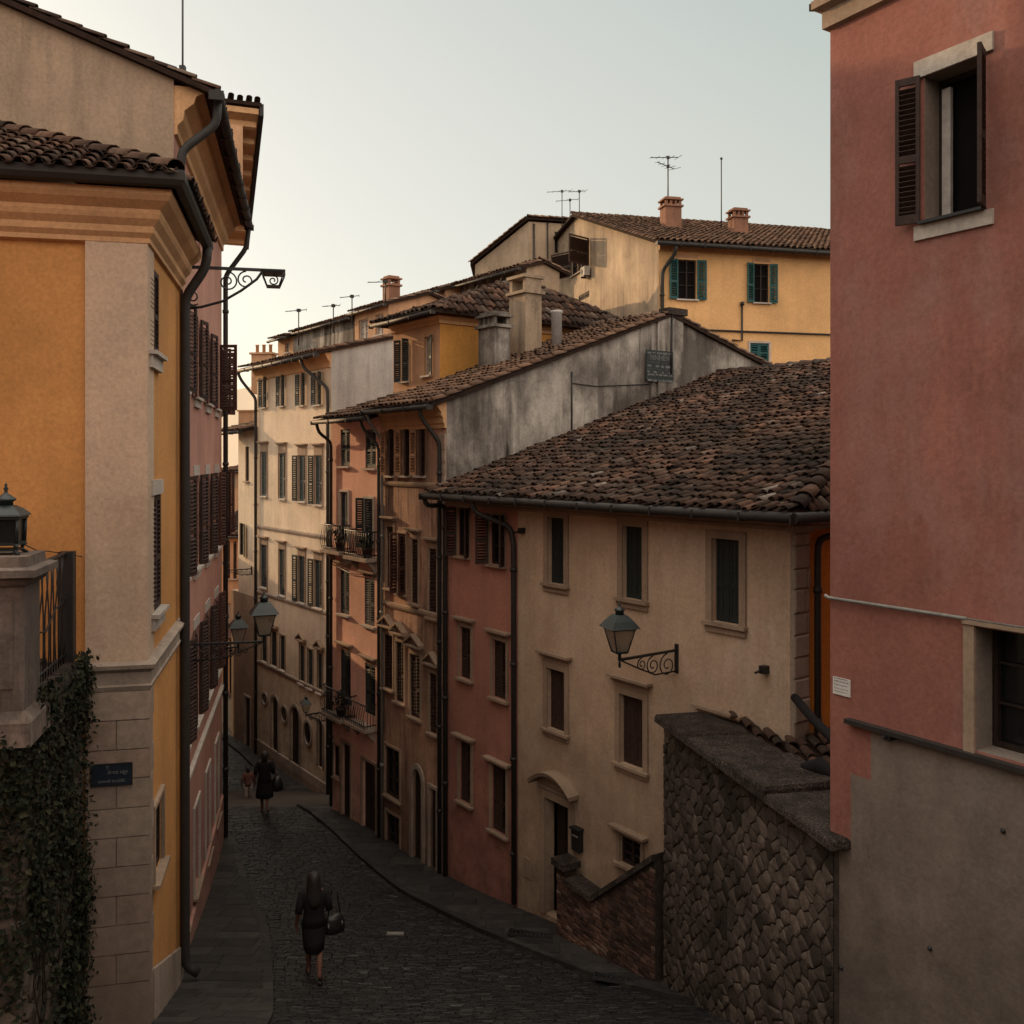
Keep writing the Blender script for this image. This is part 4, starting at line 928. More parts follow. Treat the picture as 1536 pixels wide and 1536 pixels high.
mb = MB(); ov = .5; P0 = FU.p(-.25, -ov, zt - sl * ov + .04); P1 = FU.p(13.4, -ov, zt - sl * ov + .04); P2 = FU.p(13.4, 9.7, zt + sl * 9.7 + .04); P3 = FU.p(-.25, 9.7, zt + sl * 9.7 + .04)
roof_plane(mb, [P0, P1, P2, P3], .24, .38, .12, 1.1); roof_plane(mb, [FU.p(13.4, 16.4, 10.63), FU.p(-.25, 16.4, 10.63), P3, P2], .4, .6, .12, 1, seg=3)
ridge_row(mb, P3, P2); ridge_row(mb, P0, P3, .11)
rfu = mb.build('roof', ['tilebed', 'warmtiles'], AH); gutter(AH, FU, -.3, 13.4, -ov - .06, zt - sl * ov - .05, .08)
mb = MB(); mb.box(FU, 0, -.12, zt - .35, 13, 0, zt - .2); mb.box(FU, 0, -.3, zt - .2, 13, 0, zt - .1); mb.build('cornice', 'ochre_sun_trim', AH)
pipe(AH, FU, [(.45, -.55, zt - .3), (.45, -.45, zt - .55), (.12, -.1, zt - 1.1), (.1, -.1, zt - 1.5), (.1, -.1, -2)], .07)
for px, py, w, hh in ((1006, 340, .72, .78), (1107, 340, .66, .32)):
    q = at(px, py, 39.5); chimney(rfu, q, w, w * .85, hh, 'chimbrick', 'vent', rz=.24, capw=.07)
u, z = FU.uz(1112, 456); u2_, z2_ = FU.uz(1112, 511); mb = MB(); mb.tube([(u, -.06, z), (u, -.06, z2_), (u - .4, -.06, z2_)], .035, 6, 0, FU); mb.lathe((u, -.08, z), [(.02, -.08), (.08, -.06), (.08, .06), (.02, .08)], 8, 0, FU.M)
mb.tube([(.3, -.05, FU.uz(1020, 494)[1]), (13, -.05, FU.uz(1020, 494)[1])], .035, 6, 0, FU); mb.build('conduit', 'iron', AH)
# air conditioner on the gable
u, z = FUg.uz(884, 408); q = FUg.p(u, -.2, z); t = thing('air_conditioner', 'small white air conditioning unit under the window of the beige gable', 'air conditioner', q)
mb = MB(); mb.box(FUg, u - .3, -.33, z - .2, u + .3, -.08, z + .2); mb.build('casing', 'palesill', t)
mb = MB()
for k in range(4): mb.tube([FUg.p(u - .1 + (.04 + .04 * k) * math.cos(a * .628), -.335, z + (.04 + .04 * k) * math.sin(a * .628)) for a in range(11)], .006, 4)
mb.build('fan_grille', 'pipegrey', t); mb = MB()
for s in (-.22, .22): mb.box(FUg, u + s - .02, -.34, z - .26, u + s + .02, 0, z - .205)
mb.build('bracket', 'iron', t)
# taller beige house behind
f2 = Frame(*at(793, 690, 46.)[:2], .971, .239)
BH = thing('beige_tower_house', 'plain beige house with a steep shed roof left of the apricot house', 'house', f2.p(1.5, 0, 0)); HBk = []
window(f2, BH, f2.rect(832, 848, 348, 380), HBk, 'bare', sillh=.05)
fs = Frame(f2.o.x, f2.o.y, .8, -.6); zt2 = 11.75
mb = MB(); wall_face(mb, f2, 0, 4, -6, zt2, HBk, 0); mb.poly([fs.p(-3.4, 0, -6), fs.p(0, 0, -6), fs.p(0, 0, zt2), fs.p(-3.4, 0, 10.05)], 1)
mb.poly([f2.p(4, 0, -6), f2.p(4, 6, -6), f2.p(4, 6, zt2), f2.p(4, 0, zt2)], 0); mb.poly([fs.p(-3.4, 0, -6), f2.p(-1, 7, -6), f2.p(-1, 7, 10), fs.p(-3.4, 0, 10.05)], 1); mb.poly([f2.p(-1, 7, -6), f2.p(4, 6, -6), f2.p(4, 6, zt2), f2.p(-1, 7, 10)], 0)
mb.build('wall', ['oldbeige', 'oldbeige'], BH)
mb = MB(); a, b_ = fs.p(-3.6, -.15, 10.02), fs.p(.05, -.15, zt2 + .08); c_ = f2.p(4.1, 6, zt2 + .1); d_ = f2.p(4.1, -.2, zt2 + .08); e_ = f2.p(-1.3, 7, 10.02)
mb.hexa([a, b_, c_, e_, a + UP * .14, b_ + UP * .14, c_ + UP * .14, e_ + UP * .14]); mb.poly([b_, d_, c_]); mb.poly([b_ + UP * .14, d_ + UP * .14, c_ + UP * .14]); mb.poly([b_, d_, d_ + UP * .14, b_ + UP * .14])
ridge_row(mb, a + UP * .12, b_ + UP * .12, .12); ridge_row(mb, b_ + UP * .12, d_ + UP * .12, .12)
mb.build('roof', ['tilebed', 'warmtiles'], BH)
mb = MB(); mb.tube([f2.p(.95, -.05, zt2), f2.p(.95, -.05, 3)], .04, 6); mb.tube([f2.p(.25, -.05, zt2 - .1), f2.p(.25, -.05, 2)], .05, 6); mb.build('drainpipe', 'gutter', BH)
# houses down the street bend
f3 = Frame(-15.5, 48.1, 1, -.12)
t, rf = back_house('orange_house', 'orange house with a dark tiled roof at the bend of the street', f3, 0, 5, 0, 8.7, -14, -3.8, .26, ['peach', 'peach', 'tilebed'], ((341, 345, 812, 868, 'closed', 'sh_brown'), (350, 355, 812, 868, 'closed', 'sh_brown'), (341, 346, 905, 950, 'bare'), (352, 357, 905, 950, 'bare')), 'tiles', ov=.3)
hs = []
mb = MB(); mb.box(f3, 1.0, -.02, -12, 2.7, -.01, -9); mb.build('shop_opening', 'dark', t)
mb = MB(); mb.hexa([f3.p(.8, -1.2, -9), f3.p(3, -1.2, -9), f3.p(3, 0, -8.5), f3.p(.8, 0, -8.5), f3.p(.8, -1.2, -8.9), f3.p(3, -1.2, -8.9), f3.p(3, 0, -8.4), f3.p(.8, 0, -8.4)]); mb.build('awning', 'sh_red', t)
f5_ = Frame(-10.6, 29.6, -4.9, 14.4)
back_house('unseen_shade_house', 'unseen low rose house added round the bend to shade the foot of the ivory house', f5_, 0, 14, 0, 6, -14, -3.2, .28, ['rosy', 'rosy', 'tilebed'], (), 'tiles')  # hidden house, added to keep light off the ivory house's lower floors
f4 = Frame(-20.7, 65, 1, -.1)
back_house('terrace_house', 'far pale house with a roof terrace at the end of the street', f4, 0, 7.5, 0, 9, -14, -.75, .05, ['peach', 'ivory', 'tilebed'], ((341, 345, 707, 728, 'bare'), (350, 354, 707, 728, 'bare')), ov=.25)
# ================================================================== LEFT SIDE
# ---- ochre corner house
L1 = thing('ochre_corner_house', 'ochre house with a cream corner pilaster, heavy cornice and clay tiled roof at left', 'house', FL1.p(1.5, 1.5, -8)); HL = []; oL = FL1.rect
L1e = 3.22
w1 = window(FL1, L1, oL(225, 239, 403, 530), HL, 'closed', 'sh_brown', sill='palesill', sillh=.22, rec=.05, lintel=None, style='louvre')
w2 = window(FL1, L1, oL(228.5, 242, 742, 914), HL, 'closed', 'sh_brown', sill='palesill', sillh=.22, rec=.05, lintel='palesill')
w3 = window(FL1, L1, oL(230, 243, 1200, 1306), HL, 'bare', 'sh_brown', sur='surround', sillh=.05, rec=.06, sw=.06)
mb = MB(); zc = 2.75
wall_face(mb, FL1, .12, L1e, -9, 3.3, HL, 0, .02)
mb.poly([FL1f.p(-7, .06, -9), FL1f.p(-.1, .06, -9), FL1f.p(-.1, .06, 3.3), FL1f.p(-7, .06, 3.3)], 0)
mb.poly([FL1.p(L1e, 0, -9), FL1.p(L1e, 7, -9), FL1.p(L1e, 7, 3.3), FL1.p(L1e, 0, 3.3)], 0); mb.poly([FL1.p(0, 7, -9), FL1.p(L1e, 7, -9), FL1.p(L1e, 7, 3.3), FL1.p(0, 7, 3.3)], 0)
mb.build('wall', ['ochre'], L1)
mb = MB(); pw = .73; zb = FL1f.uz(170, 1003)[1]
mb.box(FL1f, -pw, -.02, zb, .0, .5, zc + .1); mb.build('corner_pilaster', 'trim', L1)
mb = MB()                                                        # belt mouldings wrap the corner
mb.sweep([tuple(FL1f.p(-pw, 0, 0)[:2]), tuple(FL1f.p(0, 0, 0)[:2]), tuple(FL1.p(L1e, 0, 0)[:2])], [(-.05, zb - .28), (.03, zb - .28), (.05, zb - .22), (.03, zb - .2), (.03, zb - .05), (.09, zb), (.1, zb + .05), (.04, zb + .08), (-.05, zb + .1)])
mb.build('belt_course', 'stone', L1)
zq = zb - .28
mb = MB(); mb.box(FL1f, -pw + .01, .0, -9, -.01, .5, zq); rows = .365; z = zq; i = 0
while z > -8.6:
    zlo = z - rows
    if zlo < -6.85: zlo = z - .8
    splits = [(-pw, -pw * .5), (-pw * .5, 0)] if i % 2 else [(-pw, 0)]
    for a, b in splits:
        g = .007
        for f_, lo, hi in ((FL1f, a, b),):
            mb.hexa([f_.p(lo + g, -.03, zlo + g), f_.p(hi - (g if hi < 0 else -.03), -.03, zlo + g), f_.p(hi - (g if hi < 0 else -.03), .02, zlo + g), f_.p(lo + g, .02, zlo + g),
                     f_.p(lo + g, -.03, z - g), f_.p(hi - (g if hi < 0 else -.03), -.03, z - g), f_.p(hi - (g if hi < 0 else -.03), .02, z - g), f_.p(lo + g, .02, z - g)], 1)
    ln = .16 if i % 2 else .28
    mb.box(FL1, .022, -.032, zlo + .007, ln, .02, z - .007, 1)
    z = zlo; i += 1
mb.build('rusticated_base', ['stone', 'quoin'], L1)
mb = MB(); c = [FL1.p(.2, 0, 0), FL1.p(L1e, 0, 0)]
mb.hexa([FL1.p(.28, -.05, -9), FL1.p(L1e, -.05, -9.3), FL1.p(L1e, .0, -9.3), FL1.p(.28, .0, -9), FL1.p(.28, -.05, -6.55), FL1.p(L1e, -.05, -7.75), FL1.p(L1e, .0, -7.75), FL1.p(.28, .0, -6.55)]); mb.build('plinth', 'stone', L1)
path = [tuple(FL1f.p(-7, .03, 0)[:2]), tuple(FL1f.p(.0, .0, 0)[:2]), tuple(FL1.p(L1e + .1, 0, 0)[:2])]
mb = MB(); mb.sweep(path, [(-.05, 2.7), (.03, 2.72), (.03, 2.78), (.08, 2.84), (.08, 2.92), (.15, 3.0), (.17, 3.06), (.17, 3.11), (.28, 3.2), (.32, 3.26), (.32, 3.33), (-.05, 3.35)]); mb.build('cornice', 'ochre_sun_trim', L1)
mb = MB(); mb.sweep(path, [(.36, 3.35), (.4, 3.33), (.46, 3.35), (.5, 3.41), (.5, 3.5), (.47, 3.5), (.46, 3.43), (.4, 3.37), (.36, 3.4)]); mb.build('gutter', 'gutter', L1)
mb = MB(); ov = .46; zr = 3.47; sl = .45; Cn = Vector((path[1][0], path[1][1], 0)); bis = (FL1f.d * -1 + FL1.d)
P0 = Cn + FL1f.d * ov - FL1f.n * ov + UP * zr
dirh = (FL1f.n + FL1.n) ; k = 5.5; Hp = P0 + dirh * k + UP * sl * k
roof_plane(mb, [P0 - FL1f.d * 8, P0, Hp, Hp - FL1f.d * (8 - k)], .225, .30, .06, .8, True, 1, 0, 7)
roof_plane(mb, [P0, P0 + FL1.d * (L1e + ov), P0 + FL1.d * (L1e + ov) + FL1.n * (L1e + ov) + UP * sl * (L1e + ov)], .225, .3, .06, .8, True, 1, 0, 7)
ridge_row(mb, P0 + (Hp - P0) * .02 + UP * .05, Hp + UP * .05, .13, .42); mb.build('roof', ['tilebed', 'tiles'], L1)
gu = FL1.u(268)
pipe(L1, FL1, [(L1e - .25, -.44, 3.36), (L1e - .25, -.42, 3.05), (gu - .05, -.1, 2.55), (gu - .05, -.1, 2.2), (gu - .05, -.1, -7.95), (gu - .05, -.3, -8.1)], .075)
# street plate on the quoins
r = FL1f.rect(137, 199, 1144.5, 1178, -.03); q = FL1f.p((r[0] + r[1]) / 2, -.05, (r[2] + r[3]) / 2); ST = thing('street_sign', 'dark blue enamel street name plate on the stone corner of the ochre house', 'sign', q)
mb = MB(); mb.box(FL1f, r[0], -.055, r[2], r[1], -.034, r[3]); mb.build('plate', 'signblue', ST)
mb = MB(); e = .012
mb.box(FL1f, r[0], -.06, r[2], r[1], -.056, r[2] + e); mb.box(FL1f, r[0], -.06, r[3] - e, r[1], -.056, r[3]); mb.box(FL1f, r[0], -.06, r[2] + e, r[0] + e, -.056, r[3] - e); mb.box(FL1f, r[1] - e, -.06, r[2] + e, r[1], -.056, r[3] - e)
mb.build('rim', 'iron', ST)
def text(root, fr, s, u, y, z, size, mat='letters', name='lettering', sx=1.):
    cu = bpy.data.curves.new('t', 'FONT'); cu.body = s; cu.size = size; cu.extrude = .002; cu.align_x = 'CENTER'; cu.align_y = 'CENTER'
    ob = bpy.data.objects.new('t', cu); COL.objects.link(ob); bpy.context.view_layer.update()
    me = bpy.data.meshes.new_from_object(ob.evaluated_get(bpy.context.evaluated_depsgraph_get())); bpy.data.objects.remove(ob)
    me.name = name; me.materials.clear(); me.materials.append(M[mat])
    Tm = ROOTM[root.name] @ fr.M @ Matrix.Translation((u, y, z)) @ Matrix.Rotation(math.pi / 2, 4, 'X') @ Matrix.Diagonal((sx, 1, 1, 1))
    me.transform(Tm); ob = bpy.data.objects.new(name, me); COL.objects.link(ob); ob.parent = root; ROOTM[ob.name] = ROOTM[root.name]; return ob
uc = (r[0] + r[1]) / 2; hh = r[3] - r[2]
text(ST, FL1f, 'T', uc - .05, -.058, r[3] - hh * .2, .07); text(ST, FL1f, 'druz ugy', uc + .07, -.058, r[3] - hh * .38, .07); text(ST, FL1f, 'lunwdl lutaSSL', uc - .0, -.058, r[2] + hh * .22, .055)

# ---- rosy house behind it
L2 = thing('rosy_house', 'tall rose pink house with louvred shutters and a beige blank gable above the ochre roof', 'house', FL2.p(4, 2, -9)); H2L = []; o2 = FL2.rect; L2e = 8.6
for i in range(4):
    uc = 1.05 + i * 2.05
    w = .82
    for z0, z1, kd in ((1.2, 2.75, 'o'), (-2.05, -.3, 'o'), (-5.0, -3.2, 'o'), (-8.2, -6.2, 'g')):
        if kd == 'o': window(FL2, L2, (uc - w / 2, uc + w / 2, z0, z1), H2L, 'open', 'sh_brown' if i < 3 else 'sh_red', sill='palesill', sillh=.2, lintel='palesill' if z1 < 0 else None, ang=(173, 168) if i < 3 or z1 < 0 else (172, 72), rec=.15, pitch=.07)
        else: window(FL2, L2, (uc - w / 2, uc + w / 2, z0 - (.25 if i > 1 else 0), z1 - .4), H2L, 'bare', sur='palesill', sillh=.05, rec=.15, sw=.08)
for u in (2.0, 3.6, 5.2): window(FL2, L2, (u - .22, u + .22, 4.05, 4.95), H2L, 'bare', sill=None, rec=.12)
shell_zt = 6.12
mb = MB(); wall_face(mb, FL2, 0, L2e, -9.9, shell_zt, H2L, 0)
s_ = .375
mb.poly([FL2f.p(-9, 0, -9.9), FL2f.p(0, 0, -9.9), FL2f.p(0, 0, shell_zt), FL2f.p(-4.5, 0, shell_zt + s_ * 4.5), FL2f.p(-9, 0, shell_zt)], 1)
mb.poly([FL2.p(L2e, 0, -9.9), FL2.p(L2e, 9, -9.9), FL2.p(L2e, 9, shell_zt), FL2.p(L2e, 4.5, shell_zt + s_ * 4.5), FL2.p(L2e, 0, shell_zt)], 0); mb.poly([FL2.p(0, 9, -9.9), FL2.p(L2e, 9, -9.9), FL2.p(L2e, 9, shell_zt), FL2.p(0, 9, shell_zt)], 0)
mb.poly([FL2.p(.05, .4, shell_zt), FL2.p(L2e, .4, shell_zt), FL2.p(L2e, 9, shell_zt), FL2.p(.05, 9, shell_zt)], 0)
mb.build('wall', ['rosy', 'beige'], L2)
gable_roof(L2, FL2, 0, L2e - .1, 0, 9, shell_zt + .04, s_, .62, .12, 'tiles', .22, .36, seg=5)
mb = MB(); mb.sweep(line(FL2, 0.02, L2e), [(0, 5.2), (.05, 5.22), (.05, 5.35), (.14, 5.45), (.16, 5.6), (.3, 5.72), (.34, 5.84), (.5, 5.92), (.5, 5.98), (0, 5.99)]); mb.build('cornice', 'ochre_sun_trim', L2)
gutter(L2, FL2, -.12, L2e, -.68, 5.86, .085)
pipe(L2, FL2, [(.12, -.66, 5.8), (.12, -.64, 5.45), (.0, -.12, 4.95), (-.02, -.1, 4.6), (-.02, -.1, 3.7)], .07, clips=False)
pipe(L2, FL2, [(L2e - .1, -.66, 5.8), (L2e - .1, -.6, 5.3), (L2e - .05, -.1, 4.6), (L2e - .05, -.1, 4.2), (L2e - .05, -.1, -9.4)], .06)
string_course(L2, FL2, 0, L2e, -5.75, .16, .07, 'palesill')
mb = MB(); mb.box(FL2, .02, -.06, -9.9, L2e, 0, -8.35); mb.build('plinth', 'rosy', L2)
mb = MB(); mb.tube([(.45, -.03, 2.9), (.5, -.04, 1.0), (.52, -.03, -1), (.47, -.03, -3.2)], .012, 5, 0, FL2); mb.build('cable', 'iron', L2)
# ---- tall house with the wide boxed eave
L3 = thing('boxed_eave_house', 'tallest left house, seen by its wide boxed wooden eave beyond the rose pink house', 'house', FL3.p(5, 2, -9)); H3L = []
window(FL3, L3, (.5, 1.2, -1.9, -.3), H3L, 'open', 'sh_red', sill='palesill', ang=(150, 110)); window(FL3, L3, (.5, 1.2, 1.2, 2.8), H3L, 'open', 'sh_red', sill='palesill', ang=(150, 100))
zt3 = lambda u: 8.72 - .44 * u
mb = MB(); wall_face(mb, FL3, 0, 4.7, -9.9, zt3(4.7), H3L, 0); mb.poly([FL3.p(0, 0, zt3(4.7)), FL3.p(4.7, 0, zt3(4.7)), FL3.p(0, 0, zt3(0))], 0)
mb.poly([FL3.p(0, 0, -9.9), FL3.p(0, 6, -9.9), FL3.p(0, 6, zt3(0)), FL3.p(0, 0, zt3(0))], 1); mb.poly([FL3.p(4.7, 0, -9.9), FL3.p(4.7, 6, -9.9), FL3.p(4.7, 6, zt3(4.7)), FL3.p(4.7, 0, zt3(4.7))], 0); mb.poly([FL3.p(0, 6, -9.9), FL3.p(4.7, 6, -9.9), FL3.p(4.7, 6, zt3(4.7)), FL3.p(0, 6, zt3(0))], 0)
mb.build('wall', ['rosy', 'peach'], L3)
mb = MB(); e = .12; roof_plane(mb, [FL3.p(4.95, 6.3, zt3(4.95) + e), FL3.p(4.95, -.95, zt3(4.95) + e), FL3.p(-.25, -.95, zt3(-.25) + e), FL3.p(-.25, 6.3, zt3(-.25) + e)], .22, .36, .09, 1.); mb.build('roof', ['tilebed', 'tiles'], L3)
mb = MB(); sb = lambda u0, u1, y0, y1, a, b: mb.hexa([FL3.p(u0, y0, zt3(u0) + a), FL3.p(u1, y0, zt3(u1) + a), FL3.p(u1, y1, zt3(u1) + a), FL3.p(u0, y1, zt3(u0) + a), FL3.p(u0, y0, zt3(u0) + b), FL3.p(u1, y0, zt3(u1) + b), FL3.p(u1, y1, zt3(u1) + b), FL3.p(u0, y1, zt3(u0) + b)])
sb(-.2, 4.8, -.88, -.01, -.14, 0)
for i in range(9): sb(.05 + i * .56, .15 + i * .56, -.84, -.02, -.28, -.142)
mb.build('boxed_eave', 'ochre_sun_trim', L3); mb = MB(); sb(-.24, 4.9, -1.0, -.9, -.2, .1); mb.build('bargeboard', 'gutter', L3)
mb = MB(); mb.box(FL3f, -3, -.15, 6.9, .5, -.02, 8.35); mb.build('gable_band', 'peach', L3)

# ================================================================== LANTERNS
def spiral(c, r, turns, a0, fr, u, n=26, sgn=1):
    return [fr.p(u, c[0] + r * (1 - .8 * i / n) * math.cos(a0 + sgn * turns * 2 * math.pi * i / n), c[1] + r * (1 - .8 * i / n) * math.sin(a0 + sgn * turns * 2 * math.pi * i / n)) for i in range(n + 1)]
def lantern_parts(root, T, s=1., hang=False):
    # a four-sided tapering street lantern standing on its stem; T at the stem foot
    sq = lambda w, z: [T @ Vector((x * w * s, y * w * s, z * s)) for x, y in ((-1, -1), (1, -1), (1, 1), (-1, 1))]
    mb = MB(); mb.lathe((0, 0, 0), [(.02 * s, -.17 * s), (.03 * s, -.1 * s), (.015 * s, -.06 * s), (.035 * s, -.02 * s), (.03 * s, .06 * s), (.05 * s, .1 * s)], 10, 0, T); mb.build('stem', 'lampgreen', root)
    mb = MB(); mb.loft([sq(.10, .10), sq(.125, .12), sq(.125, .145)], 0, True, False)
    lo, hi = .115, .215
    for x, y in ((-1, -1), (1, -1), (1, 1), (-1, 1)): mb.tube([T @ Vector((x * lo * s, y * lo * s, .14 * s)), T @ Vector((x * hi * s, y * hi * s, .56 * s))], .013 * s, 5)
    mb.loft([sq(.235, .545), sq(.235, .575)], 0, True, False); fr_ = mb.build('lantern_frame', 'lampgreen', root)
    mb = MB(); a, b = sq(.108, .146), sq(.207, .545)
    for i in range(4): mb.poly([a[i], a[(i + 1) % 4], b[(i + 1) % 4], b[i]])
    mb.build('glass', 'lampglass', fr_)
    mb = MB(); mb.lathe((0, 0, 0), [(.03 * s, .146 * s), (.03 * s, .26 * s), (.055 * s, .32 * s), (.05 * s, .4 * s), (.01 * s, .43 * s)], 10, 0, T); mb.build('bulb', 'curtain', fr_)
    mb = MB(); mb.loft([sq(.29, .575), sq(.27, .60), sq(.20, .70), sq(.115, .80), sq(.09, .815)], 0, True, False)
    mb.lathe((0, 0, 0), [(.08 * s, .81 * s), (.08 * s, .87 * s), (.1 * s, .89 * s), (.1 * s, .91 * s), (.04 * s, .94 * s), (.015 * s, .98 * s), (.022 * s, 1.0 * s), (.003 * s, 1.05 * s)], 12, 0, T); mb.build('lantern_roof', 'lampgreen', root)
def wall_lamp(fr, u, z, L, label, s=1., h=.42, y0=0.):
    q = fr.p(u, y0, z); t = thing('wall_lantern', label, 'street lamp', q, 'wall lanterns on iron brackets'); mb = MB()
    mb.box(fr, u - .03, y0 - .035, z - h + .05, u + .03, y0, z + .1); mb.box(fr, u - .02, y0 - L, z - .02, u + .02, y0 - .03, z + .018)
    rr = h * .45
    for c, r, a, sg in (((y0 - .04 - rr, z - rr - .03), rr, math.pi / 2, 1), ((y0 - .04 - rr * 2.7, z - rr * .8 - .03), rr * .8, math.pi / 2, 1), ((y0 - .04 - rr * 4.0, z - rr * .55 - .03), rr * .55, math.pi / 2, 1)):
        mb.tube(spiral(c, r, 1.6, a, fr, u, 26, sg), .011, 5)
    mb.tube([fr.p(u, y0 - .03, z - h + .08), fr.p(u, y0 - L * .4, z - h * .8), fr.p(u, y0 - L * .75, z - h * .35), fr.p(u, y0 - L + .04, z - .02)], .014, 5)
    mb.build('bracket', 'iron', t)
    T = Matrix.Translation(fr.p(u, y0 - L, z + .02)) @ Matrix.Rotation(.35, 4, 'Z'); lantern_parts(t, T, s); return t
u, z = FR.uz(1016, 975); wall_lamp(FR, u, z, 1.27, 'black lantern on a scrolled bracket fixed to the cream house front', .84, .42)
u, z = FL2.uz(281, 967); wall_lamp(FL2, u, z, 1.32, 'black lantern on a long bracket over the street beside the rose pink house', .86, .36)
u, z = FL3.uz(331, 962); wall_lamp(FL3, .3, -4.75, .42, 'smaller lantern further down the street half hidden behind the rose pink house', .85, .3)
u, z = FR.uz(497, 1055); wall_lamp(FR, u, z - .2, .75, 'dark lantern on a bracket between the ivory and coral houses', .5, .3)
u, z = F4.uz(378, 842)
wall_lamp(F4, u, z - .3, 1.1, 'dark lantern on a bracket on the narrow cream house beyond the ivory one', .5, .3)
# the long scrolled bracket with the flat hanging lamp
u, z = FL2.uz(272, 398); u = .55; z = 3.2; L = 1.72; t = thing('bracket_lamp', 'long scrolled iron bracket with a flat hanging lamp against the sky', 'street lamp', FL2.p(u, 0, z)); mb = MB()
mb.box(FL2, u - .03, -.04, z - .75, u + .03, 0, z + .1); mb.box(FL2, u - .02, -L, z - .025, u + .02, -.03, z + .025)
mb.tube([FL2.p(u, -.03, z - .7), FL2.p(u, -.35, z - .66), FL2.p(u, -.7, z - .55), FL2.p(u, -1.0, z - .36), FL2.p(u, -1.25, z - .16), FL2.p(u, -1.34, z - .03)], .022, 6)
for c, r, a, sg in (((-.78, z - .22), .17, 1.57, 1), ((-1.08, z - .18), .15, 1.57, -1), ((-.22, z - .5), .14, 4.0, 1)): mb.tube(spiral(c, r, 1.5, a, FL2, u, 26, sg), .014, 5)
mb.build('bracket', 'iron', t)
T = Matrix.Translation(FL2.p(u, -L + .2, z)) @ Matrix.Rotation(FL2.M.to_euler().z, 4, 'Z'); sq = lambda a, b, zz: [T @ Vector((x * a, y * b, zz)) for x, y in ((-1, -1), (1, -1), (1, 1), (-1, 1))]
mb = MB(); mb.loft([sq(.2, .2, -.03), sq(.19, .18, -.07)], 0, True, False)
for x, y in ((-1, -1), (1, -1), (1, 1), (-1, 1)): mb.tube([T @ Vector((x * .19, y * .18, -.06)), T @ Vector((x * .1, y * .1, -.27))], .014, 5)
mb.loft([sq(.11, .11, -.26), sq(.11, .11, -.285)], 0, True, False); fr_ = mb.build('lamp_frame', 'iron', t)
mb = MB(); mb.tube(spiral((-L + .2, z - .17), .09, 1.4, 1.57, FL2, u, 22, 1), .012, 5); mb.build('scroll', 'iron', fr_)

# ================================================================== IVY WALL, PILLAR, RAILING, LANTERN (left foreground)
FI = Frame(-4.91, 9.79, -.2214, .9752); It = -2.42
IW = thing('ivy_wall', 'old brick and stone retaining wall under the iron railing at lower left', 'wall', FI.p(0, 0, -7))
mb = MB(); FIe = Frame(*FI.p(-.78, 0, 0)[:2], .9752, .2214)
mb.box(FI, -.75, .02, -8, 1.78, .6, It - .12)
mb.box(FIe, -3, -.0, -8, -.02, .4, It - .2)
rubble(mb, lambda a, b, h: FI.p(a, .015 - h, b), -.75, 1.78, -8, It - .12, .3, .15, .008, .035, 1)
rubble(mb, lambda a, b, h: FIe.p(a, .0 - h, b), -3, .0, -8, It - .2, .3, .15, .008, .035, 1)
mb.build('masonry', ['rubblebed', 'rubble'], IW)
mb = MB(); stones(mb, lambda a, b, h: FI.p(b, -.08 + a, It - .12 + h * 3.0), 0, .75, -.3, 1.8, .55, .74, .006, .045, .1, 0, None, .15, .05, .006); mb.box(FI, -.3, -.05, It - .15, 1.8, .6, It - .11); mb.build('coping', 'darkstone', IW)
iv = MB()
def ivy(mb, fr, n, u0, u1, z0, z1, dens, seed):
    rr = random.Random(seed); k = 0
    cl = [(rr.uniform(u0, u1), rr.uniform(z0, z1), rr.uniform(.15, .5)) for _ in range(dens)]
    while k < n:
        c = rr.choice(cl); u = rr.gauss(c[0], c[2] * .6); z = rr.gauss(c[1], c[2] * 1.1)
        if not (u0 - .05 < u < u1 + .04 and z0 < z < z1 + .1): continue
        y = -.04 - abs(rr.gauss(0, .06)); s = rr.uniform(.022, .048); k += 1
        p = fr.p(u, y, z); a = (fr.n * -1 + Vector((rr.gauss(0, .6), rr.gauss(0, .6), rr.gauss(.25, .5)))).normalized(); x = a.cross(UP).normalized(); w = a.cross(x)
        t = rr.uniform(0, 6.28); x, w = x * math.cos(t) + w * math.sin(t), w * math.cos(t) - x * math.sin(t)
        mb.poly([p - x * s * .9, p - w * s * .7 + a * s * .2, p + x * s * 1.1, p + w * s * .7 + a * s * .2])
ivy(iv, FI, 6500, -.7, 1.75, -7.4, It + .02, 34, 3); ivy(iv, FIe, 4500, -1.6, .05, -7.4, It - .15, 20, 5)
rr = random.Random(9)
for k in range(26):
    u = rr.uniform(-.6, 1.6); z = rr.uniform(-5, It - .1); P = []
    for j in range(7): P.append(FI.p(u + rr.gauss(0, .05) * j, -.06, z - .28 * j)); 
    iv.tube(P, .007, 4, 1)
o_ = iv.build('ivy', ['ivy', 'wood'], None, FI.p(.5, -.1, -5)); tag(o_, 'dark green ivy creeping over the old retaining wall at lower left', 'ivy')
